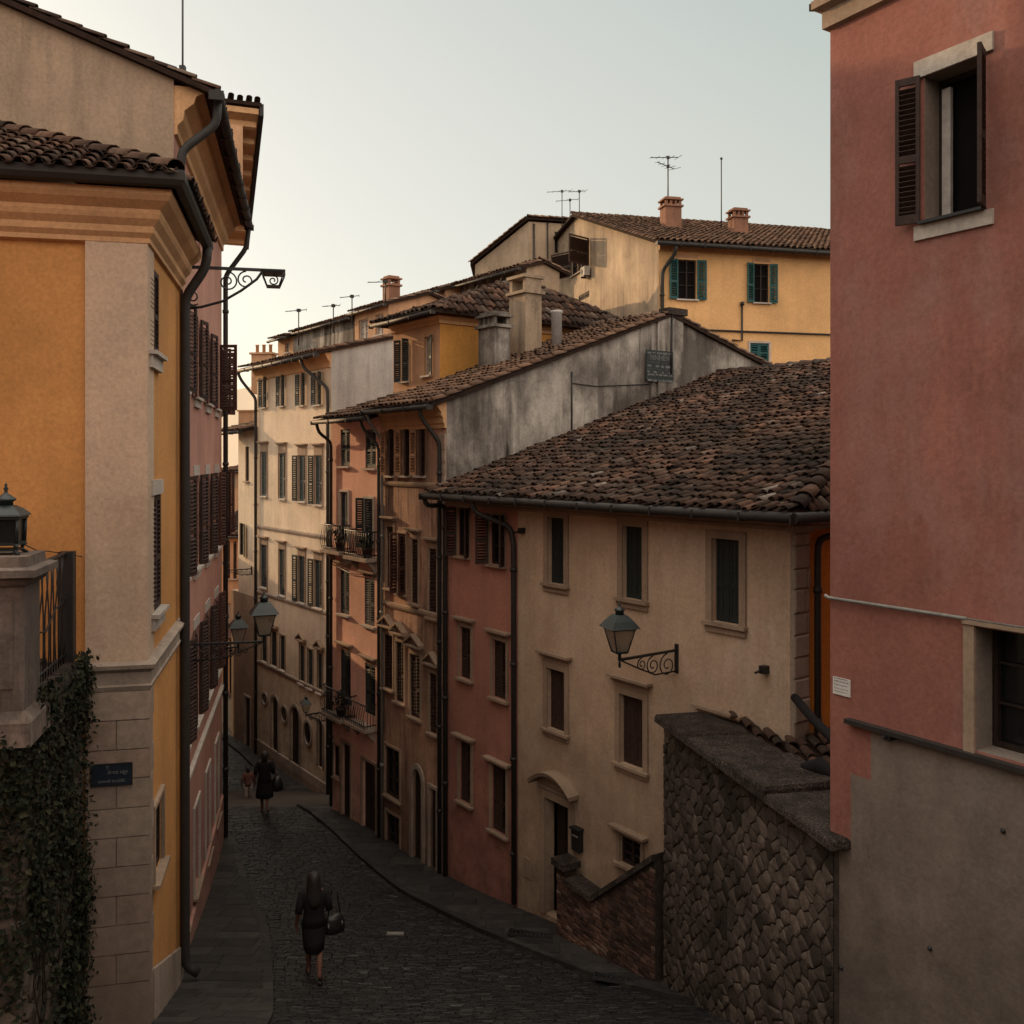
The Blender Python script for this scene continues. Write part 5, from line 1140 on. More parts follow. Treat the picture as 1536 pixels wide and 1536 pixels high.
# pillar
PL = thing('stone_pillar', 'stained stone pillar with a moulded cap at the left edge', 'pillar', FIe.p(-.3, .3, -2.6)); zt = -1.03
cu = lambda w, z: [FIe.p(-.27 + x * w, .25 + y * w, z) for x, y in ((-1, -1), (1, -1), (1, 1), (-1, 1))]
mb = MB(); mb.loft([cu(.29, -2.5), cu(.29, zt - .2)], 0, True, False); mb.box(FIe, -.48, -.055, -2.2, -.07, -.038, zt - .33); mb.build('shaft', 'pillarstone', PL)
mb = MB(); mb.loft([cu(.37, -2.75), cu(.37, -2.52), cu(.3, -2.42)], 0, True, False); mb.build('base', 'pillarstone', PL)
mb = MB(); mb.loft([cu(.29, zt - .2), cu(.33, zt - .17), cu(.36, zt - .12), cu(.43, zt - .09), cu(.43, zt - .02), cu(.38, zt)], 0, True, False); mb.loft([cu(.34, zt), cu(.33, zt + .1)], 0, True, False); mb.build('cap', 'pillarstone', PL)
# lantern on the pillar
LS = .76; c = FIe.p(-.215, .25, zt + .1); LN = thing('pillar_lantern', 'dark green iron lantern standing on the stone pillar at left', 'lantern', c)
T = Matrix.Translation(c) @ Matrix.Rotation(.22, 4, 'Z') @ Matrix.Scale(LS, 4); sq = lambda w, z: [T @ Vector((x * w, y * w, z)) for x, y in ((-1, -1), (1, -1), (1, 1), (-1, 1))]
mb = MB()
for x, y in ((-1, -1), (1, -1), (1, 1), (-1, 1)):
    mb.tube([T @ Vector((x * .2, y * .2, 0)), T @ Vector((x * .15, y * .15, .05)), T @ Vector((x * .16, y * .16, .11)), T @ Vector((x * .19, y * .19, .13))], .02, 6)
mb.loft([sq(.17, .05), sq(.17, .075)], 0, True, False); mb.build('foot', 'lampgreen', LN)
mb = MB(); mb.loft([sq(.19, .12), sq(.19, .16)], 0, True, False); mb.loft([sq(.215, .46), sq(.215, .5)], 0, True, False)
for x, y in ((-1, -1), (1, -1), (1, 1), (-1, 1)): mb.tube([T @ Vector((x * .175, y * .175, .15)), T @ Vector((x * .185, y * .185, .47))], .018, 6)
fr_ = mb.build('lantern_frame', 'lampgreen', LN)
mb = MB(); a, b = sq(.165, .16), sq(.172, .46)
for i in range(4): mb.poly([a[i], a[(i + 1) % 4], b[(i + 1) % 4], b[i]])
M['dimglass'] = glassmat('smoky_lantern_glass', (.012, .013, .013), .12); mb.build('glass', 'dimglass', fr_)
mb = MB(); mb.loft([sq(.245, .5), sq(.235, .52), sq(.17, .585), sq(.095, .635)], 0, True, False)
mb.lathe((0, 0, 0), [(.09, .63), (.085, .68), (.125, .70), (.12, .72), (.07, .76), (.03, .79), (.018, .82), (.032, .85), (.012, .88), (.02, .9), (.003, .93)], 14, 0, T); mb.build('lantern_roof', 'lampgreen', LN)
mb = MB(); c0 = c + UP * .12; P = [c + Vector((.15, .03, .10)), FL1f.p(-1.15, -.02, -1.12), FL1f.p(-.76, -.01, -1.2)]; mb.tube([P[0], (P[0] + P[1]) / 2 - UP * .03, P[1], P[2]], .006, 5)
tag(mb.build('lamp_cable', 'iron', None, P[0]), 'thin cable sagging from the pillar lantern to the ochre wall', 'cable')
# railing
RL = thing('iron_railing', 'black wrought iron railing with bent bars between the pillar and the ochre house', 'railing', FI.p(.8, .1, It)); mb = MB()
z1 = -1.12
mb.tube([FI.p(-.15, .12, z1), FI.p(1.55, .12, z1)], .025, 6); mb.tube([FI.p(-.1, .12, It + .1), FI.p(1.5, .12, It + .1)], .016, 6); mb.build('top_rail', 'iron', RL)
mb = MB(); mb.box(FI, 1.42, .03, It, 1.58, .2, z1 + .02); mb.build('post', 'iron', RL)
for i in range(13):
    u = .0 + i * .112; b_ = MB(); k = R.uniform(.02, .09) * (1 if i % 2 else -1)
    b_.tube([FI.p(u, .12, It), FI.p(u + k, .12 + k * .4, It + .35), FI.p(u - k * .5, .12, It + .7), FI.p(u + k, .12, It + 1.0), FI.p(u, .12, z1)], .009, 5); b_.build('bar', 'iron', RL)
mb = MB(); mb.tube([FI.p(-.1, .1, It + .62), FI.p(.4, .08, It + .55), FI.p(.9, .1, It + .72), FI.p(1.45, .12, It + .75)], .011, 5); mb.build('brace', 'iron', RL)
FI2 = FIe
SC = thing('scroll_railing', 'rusty scrolled iron railing in front of the stone pillar at the left edge', 'railing', FIe.p(-.6, -.25, -2.6)); mb = MB()
for cu_, r, sg in (((-.45, -1.75), .16, 1), ((-.42, -2.15), .13, -1), ((-.6, -2.35), .12, 1)):
    mb.tube([FIe.p(cu_[0] + r * (1 - .75 * i / 24) * math.cos(1.6 + sg * i * .42), -.16, cu_[1] + 1.3 * r * (1 - .75 * i / 24) * math.sin(1.6 + sg * i * .42)) for i in range(25)], .013, 5)
mb.tube([FIe.p(-.28, -.16, -1.58), FIe.p(-.5, -.16, -1.62), FIe.p(-.95, -.16, -1.75)], .02, 6); mb.tube([FIe.p(-.29, -.16, -1.58), FIe.p(-.3, -.16, -2.6)], .014, 5)
mb.tube([FIe.p(-.95, -.16, -2.62), FIe.p(-.28, -.16, -2.6)], .016, 5)
mb.build('scrolls', 'iron', SC)

# ================================================================== RUBBLE WALL, STAIR WALL, TERRACOTTA HOUSE (right foreground)
RW = thing('rubble_wall', 'tall rubble stone wall with a broad grey coping at lower right', 'wall', FW.p(2.3, .4, -8)); Lw = 4.75; wt = -3.94
mb = MB(); mb.box(FW, .06, .06, -9.2, Lw, .9, wt - .14)
rubble(mb, lambda a, b, h: FW.p(a, .05 - h, b), .04, Lw, -9.2, wt - .13, .24, .125, .007, .019, 1, .3, .005)
FWe = Frame(*FW.p(.06, .9, 0)[:2], -FW.n.x, -FW.n.y)
stones(mb, lambda a, b, h: FWe.p(a, .0 - h, b), .0, .86, -9.2, wt - .13, .22, .4, .012, .06, .4, 1, None, .3, .18, .02)
mb.build('masonry', ['rubblebed', 'rubble'], RW)
mb = MB(); stones(mb, lambda a, b, h: FW.p(b, -.08 + a, wt - .13 + h * 2.6), .0, 1.05, -.06, Lw + .15, 1.15, 1.2, .004, .055, .1, 0, None, .15, .03, .004); mb.box(FW, -.03, -.05, wt - .15, Lw + .12, .95, wt - .1); mb.build('coping', 'darkstone', RW)
FB = Frame(.80, 17.12, 2.25 - .80, 14.6 - 17.12)                  # brick wall of the outside stair
BW = thing('brick_stair_wall', 'dark brick wall of an outside stair rising to the rubble wall', 'wall', FB.p(1.4, .1, -8.7)); Lb = 2.86
def btop(u): return -7.42 if u < .28 else (-7.62 if u < 1.15 else -7.62 + (u - 1.15) * .78)
zg = lambda u: ground(FB.p(u, 0, 0).y) - .2
def wallstrip(mb, u0, u1, y0, y1):
    mb.hexa([FB.p(u0, y0, zg(u0)), FB.p(u1, y0, zg(u1)), FB.p(u1, y1, zg(u1)), FB.p(u0, y1, zg(u0)), FB.p(u0, y0, btop(u0 + .001)), FB.p(u1, y0, btop(u1 - .001)), FB.p(u1, y1, btop(u1 - .001)), FB.p(u0, y1, btop(u0 + .001))])
mb = MB()
for a, b in ((.0, .28), (.28, 1.15), (1.15, Lb)): wallstrip(mb, a + .002, b - .002, .03, .26)
stones(mb, lambda a, b, h: FB.p(a, .03 - h, b), .0, Lb, -9.2, -6.2, .075, .2, .007, .022, .25, 1, lambda a, b: b < btop(a) - .05, .12, .15, .006)
FBe = Frame(*FB.p(.0, .27, 0)[:2], -FB.n.x, -FB.n.y); stones(mb, lambda a, b, h: FBe.p(a, .0 - h, b), .0, .25, -9.2, -7.45, .075, .2, .007, .02, .25, 1, None, .12, .15, .006)
mb.build('brickwork', ['rubblebed', 'bricks'], BW)
mb = MB(); T0 = [(-.05, -7.40), (.33, -7.40)]
mb.box(FB, -.07, -.06, -7.42, .34, .33, -7.30)
mb.hexa([FB.p(.34, -.05, -7.63), FB.p(1.15, -.05, -7.63), FB.p(1.15, .32, -7.63), FB.p(.34, .32, -7.63), FB.p(.34, -.05, -7.54), FB.p(1.15, -.05, -7.54), FB.p(1.15, .32, -7.54), FB.p(.34, .32, -7.54)])
z2 = btop(Lb); mb.hexa([FB.p(1.15, -.05, -7.63), FB.p(Lb, -.05, z2 - .01), FB.p(Lb, .32, z2 - .01), FB.p(1.15, .32, -7.63), FB.p(1.15, -.05, -7.53), FB.p(Lb, -.05, z2 + .1), FB.p(Lb, .32, z2 + .1), FB.p(1.15, .32, -7.53)])
mb.build('coping', 'darkstone', BW)
STP = MB()
for i in range(9):
    u = .55 + i * .26; z = ground(16.5) + .17 * i; STP.box(FB, u, .28, -9.5, u + .262, 1.0 + .06 * i, z + .12)
tag(STP.build('stone_steps', 'slabs', None, FB.p(1.5, .6, -8.5)), 'worn stone steps climbing behind the brick stair wall', 'steps')
# lean-to of old tiles between the rubble wall and the cream house
LT = thing('lean_to', 'low lean-to roof of mossy old tiles behind the rubble wall', 'lean-to roof', FR.p(7.5, -.8, -4.5)); mb = MB()
zl_ = lambda v: Vector((v.x, v.y, -3.93 - .14 * (14.4 - v.y)))
LP = [zl_(FW.p(3.7, .93, 0)), zl_(FW.p(3.7, .93, 0) + Vector((2.2, 0, 0))), zl_(FE.p(2.2, -.02, 0)), zl_(FE.p(0, -.02, 0) - FR.n * .02), zl_(FW.p(.3, .93, 0))]
roof_plane(mb, LP, .19, .3, .1, 2.2); mb.build('tile_roof', ['tilebed', 'tiles'], LT)
mb = MB(); mb.loft([[p - UP * 4 for p in LP], [p - UP * .11 for p in LP]], 0, True, False); mb.build('wall', 'rubblebed', LT)
mb = MB(); a = at(1192, 1046, 13.1); b = at(1256, 1115, 11.6); mb.tube([a, a * .5 + b * .5 - UP * .03, b, b + (b - a) * .3], .06, 10); tag(mb.build('chute_pipe', 'cloth_black', None, a), 'thick black pipe slanting down over the lean-to tiles', 'pipe')
mb = MB(); a = at(1208, 1152, 11.9); b = at(1264, 1160, 11.5); mb.tube([a + (a - b) * .12, a, a * .6 + b * .4 + UP * .04, a * .3 + b * .7 - UP * .03, b], [.04, .08, .12, .09, .11], 11); tag(mb.build('tarp_roll', 'cloth_black', None, a), 'dark rolled tarpaulin lying on the lean-to behind the rubble wall', 'tarpaulin')

TH = thing('terracotta_house', 'terracotta house with an open shuttered window filling the right edge', 'house', FP.p(2, 2, -7)); HT = []; oP = FP.rect
r = oP(1387, 1477, 98, 322); wz = (r[0], r[1], r[2], r[3])
window(FP, TH, wz, HT, 'open', 'sh_brown', sill=None, ang=(158, 112), leaf=.72, rec=.26, pitch=.05, bars=False, pane='dark')
r2 = (FP.u(1464), FP.u(1464) + 1.1, FP.uz(1500, 1135)[1], FP.uz(1500, 946)[1]); window(FP, TH, r2, HT, 'bare', rec=.3, sill=None, bars=True)
mb = MB(); wall_face(mb, FP, 0, 9, -9.9, 4.78, HT, 0, reveal=.26, rmi=1)
FPe = Frame(3.41, 10.0, FP.n.x, FP.n.y)
mb.poly([FPe.p(0, 0, -9.9), FPe.p(9, 0, -9.9), FPe.p(9, 0, 4.78), FPe.p(0, 0, 4.78)], 0); mb.poly([FP.p(9, 0, -9.9), FP.p(9, 9, -9.9), FP.p(9, 9, 4.78), FP.p(9, 0, 4.78)], 0); mb.poly([FP.p(0, 9, -9.9), FP.p(9, 9, -9.9), FP.p(9, 9, 4.78), FP.p(0, 9, 4.78)], 0)
mb.poly([FP.p(0, .3, 4.6), FP.p(9, .3, 4.6), FP.p(9, 9, 4.6), FP.p(0, 9, 4.6)], 0)
mb.build('wall', ['terracotta', 'lowcream'], TH)
# lintel and sill of the open window (wider than the opening)
w_ = [ch for ch in TH.children if ch.name.startswith('window')][0]
mb = MB(); mb.box(FP, r[0] - .1, -.03, r[3] + .002, r[1] + .09, .02, r[3] + .17); mb.build('lintel', 'palesill', w_); mb = MB(); mb.box(FP, r[0] - .1, -.03, r[2] - .17, r[1] + .09, .02, r[2] - .03); mb.box(FP, r[0] - .02, -.09, r[2] - .03, r[1] + .02, .2, r[2] - .003, 1); mb.build('sill', ['palesill', 'iron'], w_)
mb = MB(); mb.box(FP, r[0] + .05, .2, r[2], r[0] + .14, .24, r[3] - .1); mb.build('curtain', 'curtain', w_)
mb = MB(); mb.box(FP, r2[0] - .11, -.03, r2[2] - .05, r2[0] - .003, .02, r2[3] + .02); mb.box(FP, r2[0] - .11, -.05, r2[3] + .02, r2[1] + .1, .02, r2[3] + .06); mb.build('window_trim', 'surround', TH)
# stepped lower plaster
zl = FP.uz(1400, 1117)[1]; g = lambda px, py: FP.p(FP.u(px), -.006, FP.uz(px, py)[1]); u1_, u2b = FP.u(1277), FP.u(1307)
za = FP.uz(1292, 1165)[1]; zb_ = FP.uz(1262, 1262)[1]
mb = MB(); mb.poly([FP.p(u2b, -.006, zl), FP.p(9, -.006, zl), FP.p(9, -.006, -9.9), FP.p(u2b, -.006, -9.9)]); mb.poly([FP.p(u1_, -.006, za), FP.p(u2b, -.006, za), FP.p(u2b, -.006, -9.9), FP.p(u1_, -.006, -9.9)]); mb.poly([FP.p(-.004, -.006, zb_), FP.p(u1_, -.006, zb_), FP.p(u1_, -.006, -9.9), FP.p(-.004, -.006, -9.9)])
mb.build('lower_render', 'lowcream', TH)
zp = -5.9; mb = MB(); mb.box(FP, .3, -.03, -9.9, 9, -.006, zp); mb.build('plinth', 'lowcream', TH)
mb = MB(); mb.box(FP, FP.u(1274), -.09, zl - .01, 9, 0, zl + .035); mb.build('ledge', 'gutter', TH)
mb = MB(); zc_ = -1.47; mb.tube([(-.03, -.05, zc_ + .02), (.02, -.05, zc_), (FP.u(1450), -.04, zc_), (FP.u(1450) + .02, -.03, zc_)], .02, 7, 0, FP); mb.tube([(FP.u(1450), -.04, zc_), (9, -.04, zc_)], .011, 6, 0, FP); mb.build('conduit', 'pipegrey', TH)
u, z = FP.uz(1339, 1104); mb = MB(); mb.box(FP, u - .035, -.1, z - .03, u + .035, -.006, z + .03); mb.tube([(u, -.1, z), (u, -.16, z + .02)], .012, 6, 0, FP); mb.box(FP, u - .07, -.05, z - .012, u + .07, -.02, z + .012); mb.build('wall_tap', 'iron', TH)
for px, py in ((1396, 1422), (1263, 1451), (1506, 1246)):
    u, z = FP.uz(px, py); mb = MB(); mb.lathe((0, 0, 0), [(.02, 0), (.026, .01), (.012, .03)], 9, 0, FP.M @ Matrix.Translation((u, -.006, z)) @ Matrix.Rotation(math.pi / 2, 4, 'X')); mb.build('bolt', 'iron', TH)
mb = MB(); mb.sweep([tuple(FPe.p(5, 0, 0)[:2]), tuple(FP.p(0, 0, 0)[:2]), tuple(FP.p(9, 0, 0)[:2])], [(0, 4.6), (.06, 4.62), (.06, 4.8), (.14, 4.84), (.14, 4.93), (0, 4.95)]); mb.build('cornice', 'surround', TH)
mb = MB(); roof_plane(mb, [FP.p(-.2, -.1, 4.94), FP.p(9.2, -.1, 4.94), FP.p(9.2, 5, 6.2), FP.p(-.2, 5, 6.2)], .2, .34, .08, 1); mb.build('roof', ['tilebed', 'tiles'], TH)
r3 = FP.rect(1250.5, 1276.5, 1020, 1040); q = FP.p((r3[0] + r3[1]) / 2, 0, r3[2]); NT = thing('paper_notice', 'small white notice fixed to the corner of the terracotta house', 'notice', q); mb = MB(); mb.box(FP, r3[0], -.014, r3[2] - .02, r3[1], -.003, r3[3] + .02); mb.build('sheet', 'white', NT)
mb = MB()
for i, z in enumerate((.02, -.01, -.045, -.085, -.115)):
    u = r3[0] + .02
    while u < r3[1] - .03:
        w = R.uniform(.01, .035); mb.box(FP, u, -.0165, r3[3] + z - .012, min(u + w, r3[1] - .02), -.0145, r3[3] + z - .004 - .003 * (i > 1)); u += w + .008
mb.build('print', 'ink', NT)

# painted sign on the grey gable
r4 = FG.rect(969, 1009.5, 526, 574, -.07); q = FG.p((r4[0] + r4[1]) / 2, -.07, r4[2]); GS = thing('painted_sign', 'faded dark painted sign with rows of worn lettering high on the grey gable', 'sign', q)
mb = MB(); w = r4[1] - r4[0]; h = r4[3] - r4[2]; mb.box(FG, r4[0], -.085, r4[2] + h * .08, r4[1], -.072, r4[3]); mb.build('panel', 'signgrey', GS)
bands = [(.88, .95), (.60, .64), (.46, .55), (.40, .425), (.28, .36), (.20, .27), (.02, .10)]
for i, (a, b) in enumerate(bands):
    u = r4[0] + .04
    while u < r4[1] - .06:
        k = R.uniform(.06, .2) if i not in (1, 3) else R.uniform(.3, .7); e = min(u + k, r4[1] - .04); mb = MB(); mb.box(FG, u, -.09, r4[2] + h * a + R.uniform(0, .02), e, -.0865, r4[2] + h * b - R.uniform(0, .02)); mb.build('worn_line', 'letters', GS); u = e + R.uniform(.02, .06 if i not in (2, 4) else .2)
text(GS, FG, 'NNHEIV', (r4[0] + r4[1]) / 2, -.0875, r4[2] + h * .76, .2)

# unseen houses added behind the viewpoint to keep the lower street in shade
for lab, fr_, w_, d_, h_ in (('unseen rose house added behind the viewpoint on the left to shade the street', Frame(-6.6, -13, 0, 1), 19.0, 7, 4.2), ('unseen cream house added behind the viewpoint to shade the lower street', Frame(15, -15, -1, 0), 24, 8, 5.0)):
    t = thing('house', lab, 'house', fr_.p(w_ / 2, 2, -6)); hs = []  # unseen house, added only to shade the street
    for i in range(int(w_ / 3)):
        for z in (-2.6, .8): window(fr_, t, (1 + i * 3, 2 + i * 3, z, z + 1.6), hs, 'bare', sill='palesill', sillh=.05)
    shell(t, fr_, 0, w_, 0, d_, -8, h_, .3, hs, ['rosy', 'rosy', 'tilebed']); gable_roof(t, fr_, 0, w_, 0, d_, h_ + .03, .3, tw=.5, tl=.8, seg=3)

# ================================================================== SMALL THINGS
def grate(c, w, d, rz, label):
    t = thing('drain_grate', label, 'drain grate', c, 'drain grates on the right pavement'); T = Matrix.Translation(c) @ Matrix.Rotation(rz, 4, 'Z'); mb = MB()
    g0 = (ground(c.y + .5) - ground(c.y - .5)); T = T @ Matrix.Rotation(math.atan(g0) * math.cos(rz), 4, 'X') @ Matrix.Rotation(-math.atan(g0) * math.sin(rz) * -1, 4, 'Y')
    for a, b, c_, d_ in ((-w, -d, w, -d + .04), (-w, d - .04, w, d), (-w, -d + .04, -w + .04, d - .04), (w - .04, -d + .04, w, d - .04)): mb.box(T, a, b, -.02, c_, d_, .03)
    n = int(2 * w / .07)
    for i in range(1, n): mb.box(T, -w + 2 * w * i / n - .012, -d + .04, -.02, -w + 2 * w * i / n + .012, d - .04, .024)
    mb.box(T, -w + .03, -d + .03, -.03, w - .03, d - .03, -.012, 1)
    mb.build('bars', ['iron', 'dark'], t)
for (px, py), lab in zip(((796, 1402), (930, 1470)), ('black iron drain grate in the pavement in front of the cream house', 'black iron drain grate in the pavement beside the rubble wall')):
    Y = 15.
    for _ in range(30): Y = -F * (ground(Y) + .08) / (py - HY)
    c = Vector(((px - CX) / F * Y, Y, ground(Y) + .075)); grate(c, .42, .14, -.2, lab)
def antenna(base, h, label, booms=1, rz=0., el=5, bl=.9, s=1.):
    t = thing('roof_antenna', label, 'antenna', base, 'television aerials on the roofs'); mb = MB(); mb.tube([base - UP * .5, base + UP * h], .022 * s, 6); mb.build('mast', 'iron', t)
    for k in range(booms):
        z = h - .06 - k * .38; a = rz + k * .5; d = Vector((math.cos(a), math.sin(a), .12 - .1 * k)); n = Vector((-d.y, d.x, 0)); b = MB(); c = base + UP * z
        b.tube([c - d * bl * .75, c + d * bl * .45], .014 * s, 5)
        for i in range(el):
            p = c - d * bl * .75 + d * bl * 1.2 * i / max(1, el - 1); w = .12 + .05 * i; b.tube([p - n * w, p + n * w], .008 * s, 4)
        b.box(Matrix.Translation(c), -.06, -.06, -.05, .06, .06, .05); b.build('boom', 'iron', t)
def mast(px, pyb, pyt, Y): b = at(px, pyb, Y); return b, (pyb - pyt) / F * Y
for px, pb, pt, Y, lab, kw in ((1002, 297, 234, 39.5, 'tall aerial with two booms on the left chimney of the apricot house', dict(booms=2, rz=.35, bl=1.1, s=1.3)), (843, 333, 285, 46, 'aerial left of a pair on the beige house roof', dict(rz=.2, bl=1.)),
    (869, 322, 285, 44, 'aerial at the left end of the apricot ridge', dict(rz=.25, bl=.7)), (855, 330, 298, 45, 'lower aerial between two taller ones on the beige house', dict(rz=.1, bl=.9, el=3)),
    (448, 497, 463, 33, 'spindly aerial on the left of the ivory house roofs', dict(rz=.2, bl=.6)), (500, 478, 456, 33, 'aerial over the grey attic roof', dict(rz=.3, bl=.5)), (528, 466, 442, 33, 'aerial behind the dormer roof', dict(rz=.1, bl=.55, el=3)), (578, 432, 420, 30.5, 'short aerial on top of the brick chimney', dict(rz=.5, bl=.8, el=4))):
    b, h = mast(px, pb, pt, Y); antenna(b, h, lab, **kw)
b, h = mast(1082, 340, 238, 41); mb = MB(); mb.tube([b - UP * .5, b + UP * h], .025, 6); mb.lathe(b + UP * h, [(.03, -.05), (.07, 0), (.03, .06)], 8); tag(mb.build('lightning_rod', 'iron', None, b), 'thin bare rod standing on the ridge of the apricot house', 'mast')
b, h = mast(274, 95, -40, 17.5); mb = MB(); mb.tube([b - UP * 1.2, b + UP * h], .02, 6); mb.box(Matrix.Translation(b), -.05, -.05, -.3, .05, .05, -.05); tag(mb.build('roof_mast', 'iron', None, b), 'thin dark mast rising from the roof at upper left', 'mast')

# ================================================================== PEOPLE
def person(label, loc, rz, hgt, skinmat, stride=.25, arms='down', top=None, skirt=None, hair='long', legs=None):
    t = bpy.data.meshes.new('person'); s = hgt / 1.66; V = []; E = []; RR = []
    def v(p, r, par=None):
        V.append(Vector(p) * s); RR.append(r * s); i = len(V) - 1
        if par is not None: E.append((par, i))
        return i
    pel = v((0, 0, .90), .115); wa = v((0, 0, 1.05), .095, pel); ch = v((0, .01, 1.24), .12, wa); ns = v((0, 0, 1.38), .06, ch); nk = v((0, .005, 1.44), .045, ns)
    h1 = v((0, .02, 1.51), .075, nk); h2 = v((0, .02, 1.58), .085, h1); h3 = v((0, .01, 1.625), .05, h2); ns_ = v((0, .115, 1.53), .014, h1)
    for sd in (-1, 1):
        f = stride * sd
        hp = v((.085 * sd, 0, .86), .092, pel); kn = v((.085 * sd, f * .5 + (.04 if f < 0 else .02), .48), .058, hp); lift = .1 if f < 0 else 0
        cf = v((.087 * sd, f * .75 - .02, .33 + lift * .5), .05, kn); an = v((.09 * sd, f - (.05 if f < 0 else 0), .085 + lift), .034, cf); he = v((.09 * sd, f - .05 - (.03 if f < 0 else 0), .035 + lift * 1.2), .03, an); to = v((.1 * sd, f + .15, .03), .028, an)
        sh = v((.165 * sd, 0, 1.355), .052, ns); el = v((.235 * sd, -.05 + .04 * sd, 1.09), .038, sh)
        bend = sd > 0 and arms == 'bag'
        wr = v((.27 * sd, .16 if bend else .05, 1.03 if bend else .86), .026, el); pm = v((.272 * sd, .21 if bend else .075, 1.015 if bend else .80), .028, wr)
        d = Vector((0, .9, -.3)) if bend else Vector((0, .25, -1)); d.normalize(); sp = Vector((0, .3, .9)) if bend else Vector((0, .95, .25))
        for k, ln in enumerate((.07, .08, .075, .06)):
            o_ = Vector(V[pm]) / s + sp * (.021 * (1.5 - k)) ; a = v(o_ + d * .035, .009, pm); b = v(o_ + d * (.035 + ln * .6) + Vector((-.008 * sd, 0, 0)), .008, a); v(o_ + d * (.03 + ln) + Vector((-.025 * sd, 0, 0)), .007, b)
        a = v(Vector(V[wr]) / s + sp * .035 + d * .02, .01, wr); v(Vector(V[wr]) / s + sp * .05 + d * .06, .009, a)
    t.from_pydata(V, E, []); ob = bpy.data.objects.new('person', t); COL.objects.link(ob); t.materials.append(M[skinmat])
    md = ob.modifiers.new('skin', 'SKIN'); md.use_smooth_shade = True
    for i, d in enumerate(t.skin_vertices[0].data): d.radius = (RR[i], RR[i]); d.use_root = (i == 0)
    sb = ob.modifiers.new('sub', 'SUBSURF'); sb.levels = 1; sb.render_levels = 2
    ob.location = loc + UP * EYE; ob.rotation_euler = (0, 0, rz); ROOTM[ob.name] = (Matrix.Translation(loc) @ Matrix.Rotation(rz, 4, 'Z')).inverted()
    tag(ob, label, 'person'); Tw = Matrix.Translation(loc) @ Matrix.Rotation(rz, 4, 'Z')
    def loft(name, rings, mat):
        m = MB(); m.loft([[Tw @ (Vector((cx + rx * math.cos(k * math.pi / 9) * (1 + .04 * math.sin(3 * k)), cy + ry * math.sin(k * math.pi / 9), z)) * s) for k in range(18)] for z, rx, ry, cx, cy in rings]); return m.build(name, mat, ob)
    if top:
        loft('top', [(.86, .19, .15, 0, 0), (.98, .165, .135, 0, 0), (1.08, .15, .125, 0, 0), (1.22, .18, .145, 0, .01), (1.33, .2, .13, 0, 0), (1.385, .17, .105, 0, 0), (1.42, .085, .075, 0, 0), (1.435, .06, .055, 0, 0)], top)
        for sd in (-1, 1):
            m = MB(); e = .6; m.tube([Tw @ (Vector(p) * s) for p in ((.12 * sd, 0, 1.37), (.175 * sd, 0, 1.345), (.215 * sd, -.025 + .02 * sd, 1.2), (.237 * sd, -.045 + .035 * sd, 1.08))], [.055 * s, .072 * s, .062 * s, .057 * s], 12); m.build('sleeve', top, ob)
    if skirt: loft('skirt', [(skirt[1], .135 + skirt[2], .14 + abs(stride) * .45, 0, 0), (skirt[1] + .15, .16 + skirt[2] * .6, .15 + abs(stride) * .2, 0, 0), (.86, .18, .15, 0, 0), (1.0, .155, .13, 0, 0), (1.02, .13, .11, 0, 0)], skirt[0])
    if legs:
        for sd in (-1, 1):
            f = stride * sd; m = MB(); m.tube([Tw @ (Vector(p) * s) for p in ((.08 * sd, 0, .92), (.085 * sd, f * .25, .68), (.085 * sd, f * .5 + .02, .46), (.088 * sd, f * .8, .22))], [.115 * s, .095 * s, .075 * s, .07 * s], 12); m.build('trouser_leg', legs, ob)
    for sd in (-1, 1):
        f = stride * sd; m = MB(); lf = .1 if f < 0 else 0
        m.loft([[Tw @ (Vector((.095 * sd + .042 * w * math.cos(k * math.pi / 5), f + y - (.03 if f < 0 else 0), max(.004, .03 + lf * max(0, (.1 - y)) * 4 * .8 + .03 * w * math.sin(k * math.pi / 5)))) * s) for k in range(10)] for y, w in ((-.085, .6), (-.04, 1), (.04, .95), (.12, 1.1), (.18, .6))]); m.build('shoe', 'leather', ob)
    if hair == 'long': loft('hair', [(1.16, .05, .02, .01, -.125), (1.24, .095, .035, .01, -.115), (1.33, .125, .06, 0, -.085), (1.42, .12, .095, 0, -.035), (1.5, .105, .11, 0, -.015), (1.58, .1, .115, 0, .0), (1.64, .085, .095, 0, 0), (1.675, .045, .05, 0, 0)], 'hair')
    else: loft('hair', [(1.44, .06, .05, 0, -.05), (1.5, .085, .085, 0, -.025), (1.58, .095, .108, 0, -.005), (1.64, .08, .09, 0, 0), (1.67, .04, .045, 0, 0)], 'hair')
    return ob, Tw, s
def gpx(px, py):
    Y = 16.
    for _ in range(60): Y = .5 * Y + .5 * (-F * ground(Y) / (py - HY))
    return Vector(((px - CX) / F * Y, Y, ground(Y)))
q = gpx(471, 1472); q.z += .03
ob, Tw, s = person('woman with long dark hair in a black top and skirt walking down the street', q, .18, 1.70, 'skin', -.2, 'bag', 'cloth_black', ('cloth_black', .5, .02), 'long')
hb = thing('handbag', 'black leather shoulder bag carried by the woman walking down the street', 'bag', Tw @ Vector((.33, .06, .7)))
mb = MB(); cb = Tw @ (Vector((.31, .12, .80)) * s); Tb = Matrix.Translation(cb) @ Matrix.Rotation(.18 + .3, 4, 'Z')
mb.loft([[Tb @ Vector((w * math.cos(k * math.pi / 8), d * math.sin(k * math.pi / 8), z)) for k in range(16)] for w, d, z in ((.13, .06, -.17), (.17, .085, -.15), (.18, .09, -.05), (.155, .07, .06), (.12, .04, .13), (.11, .03, .135))]); mb.build('body', 'leather', hb)
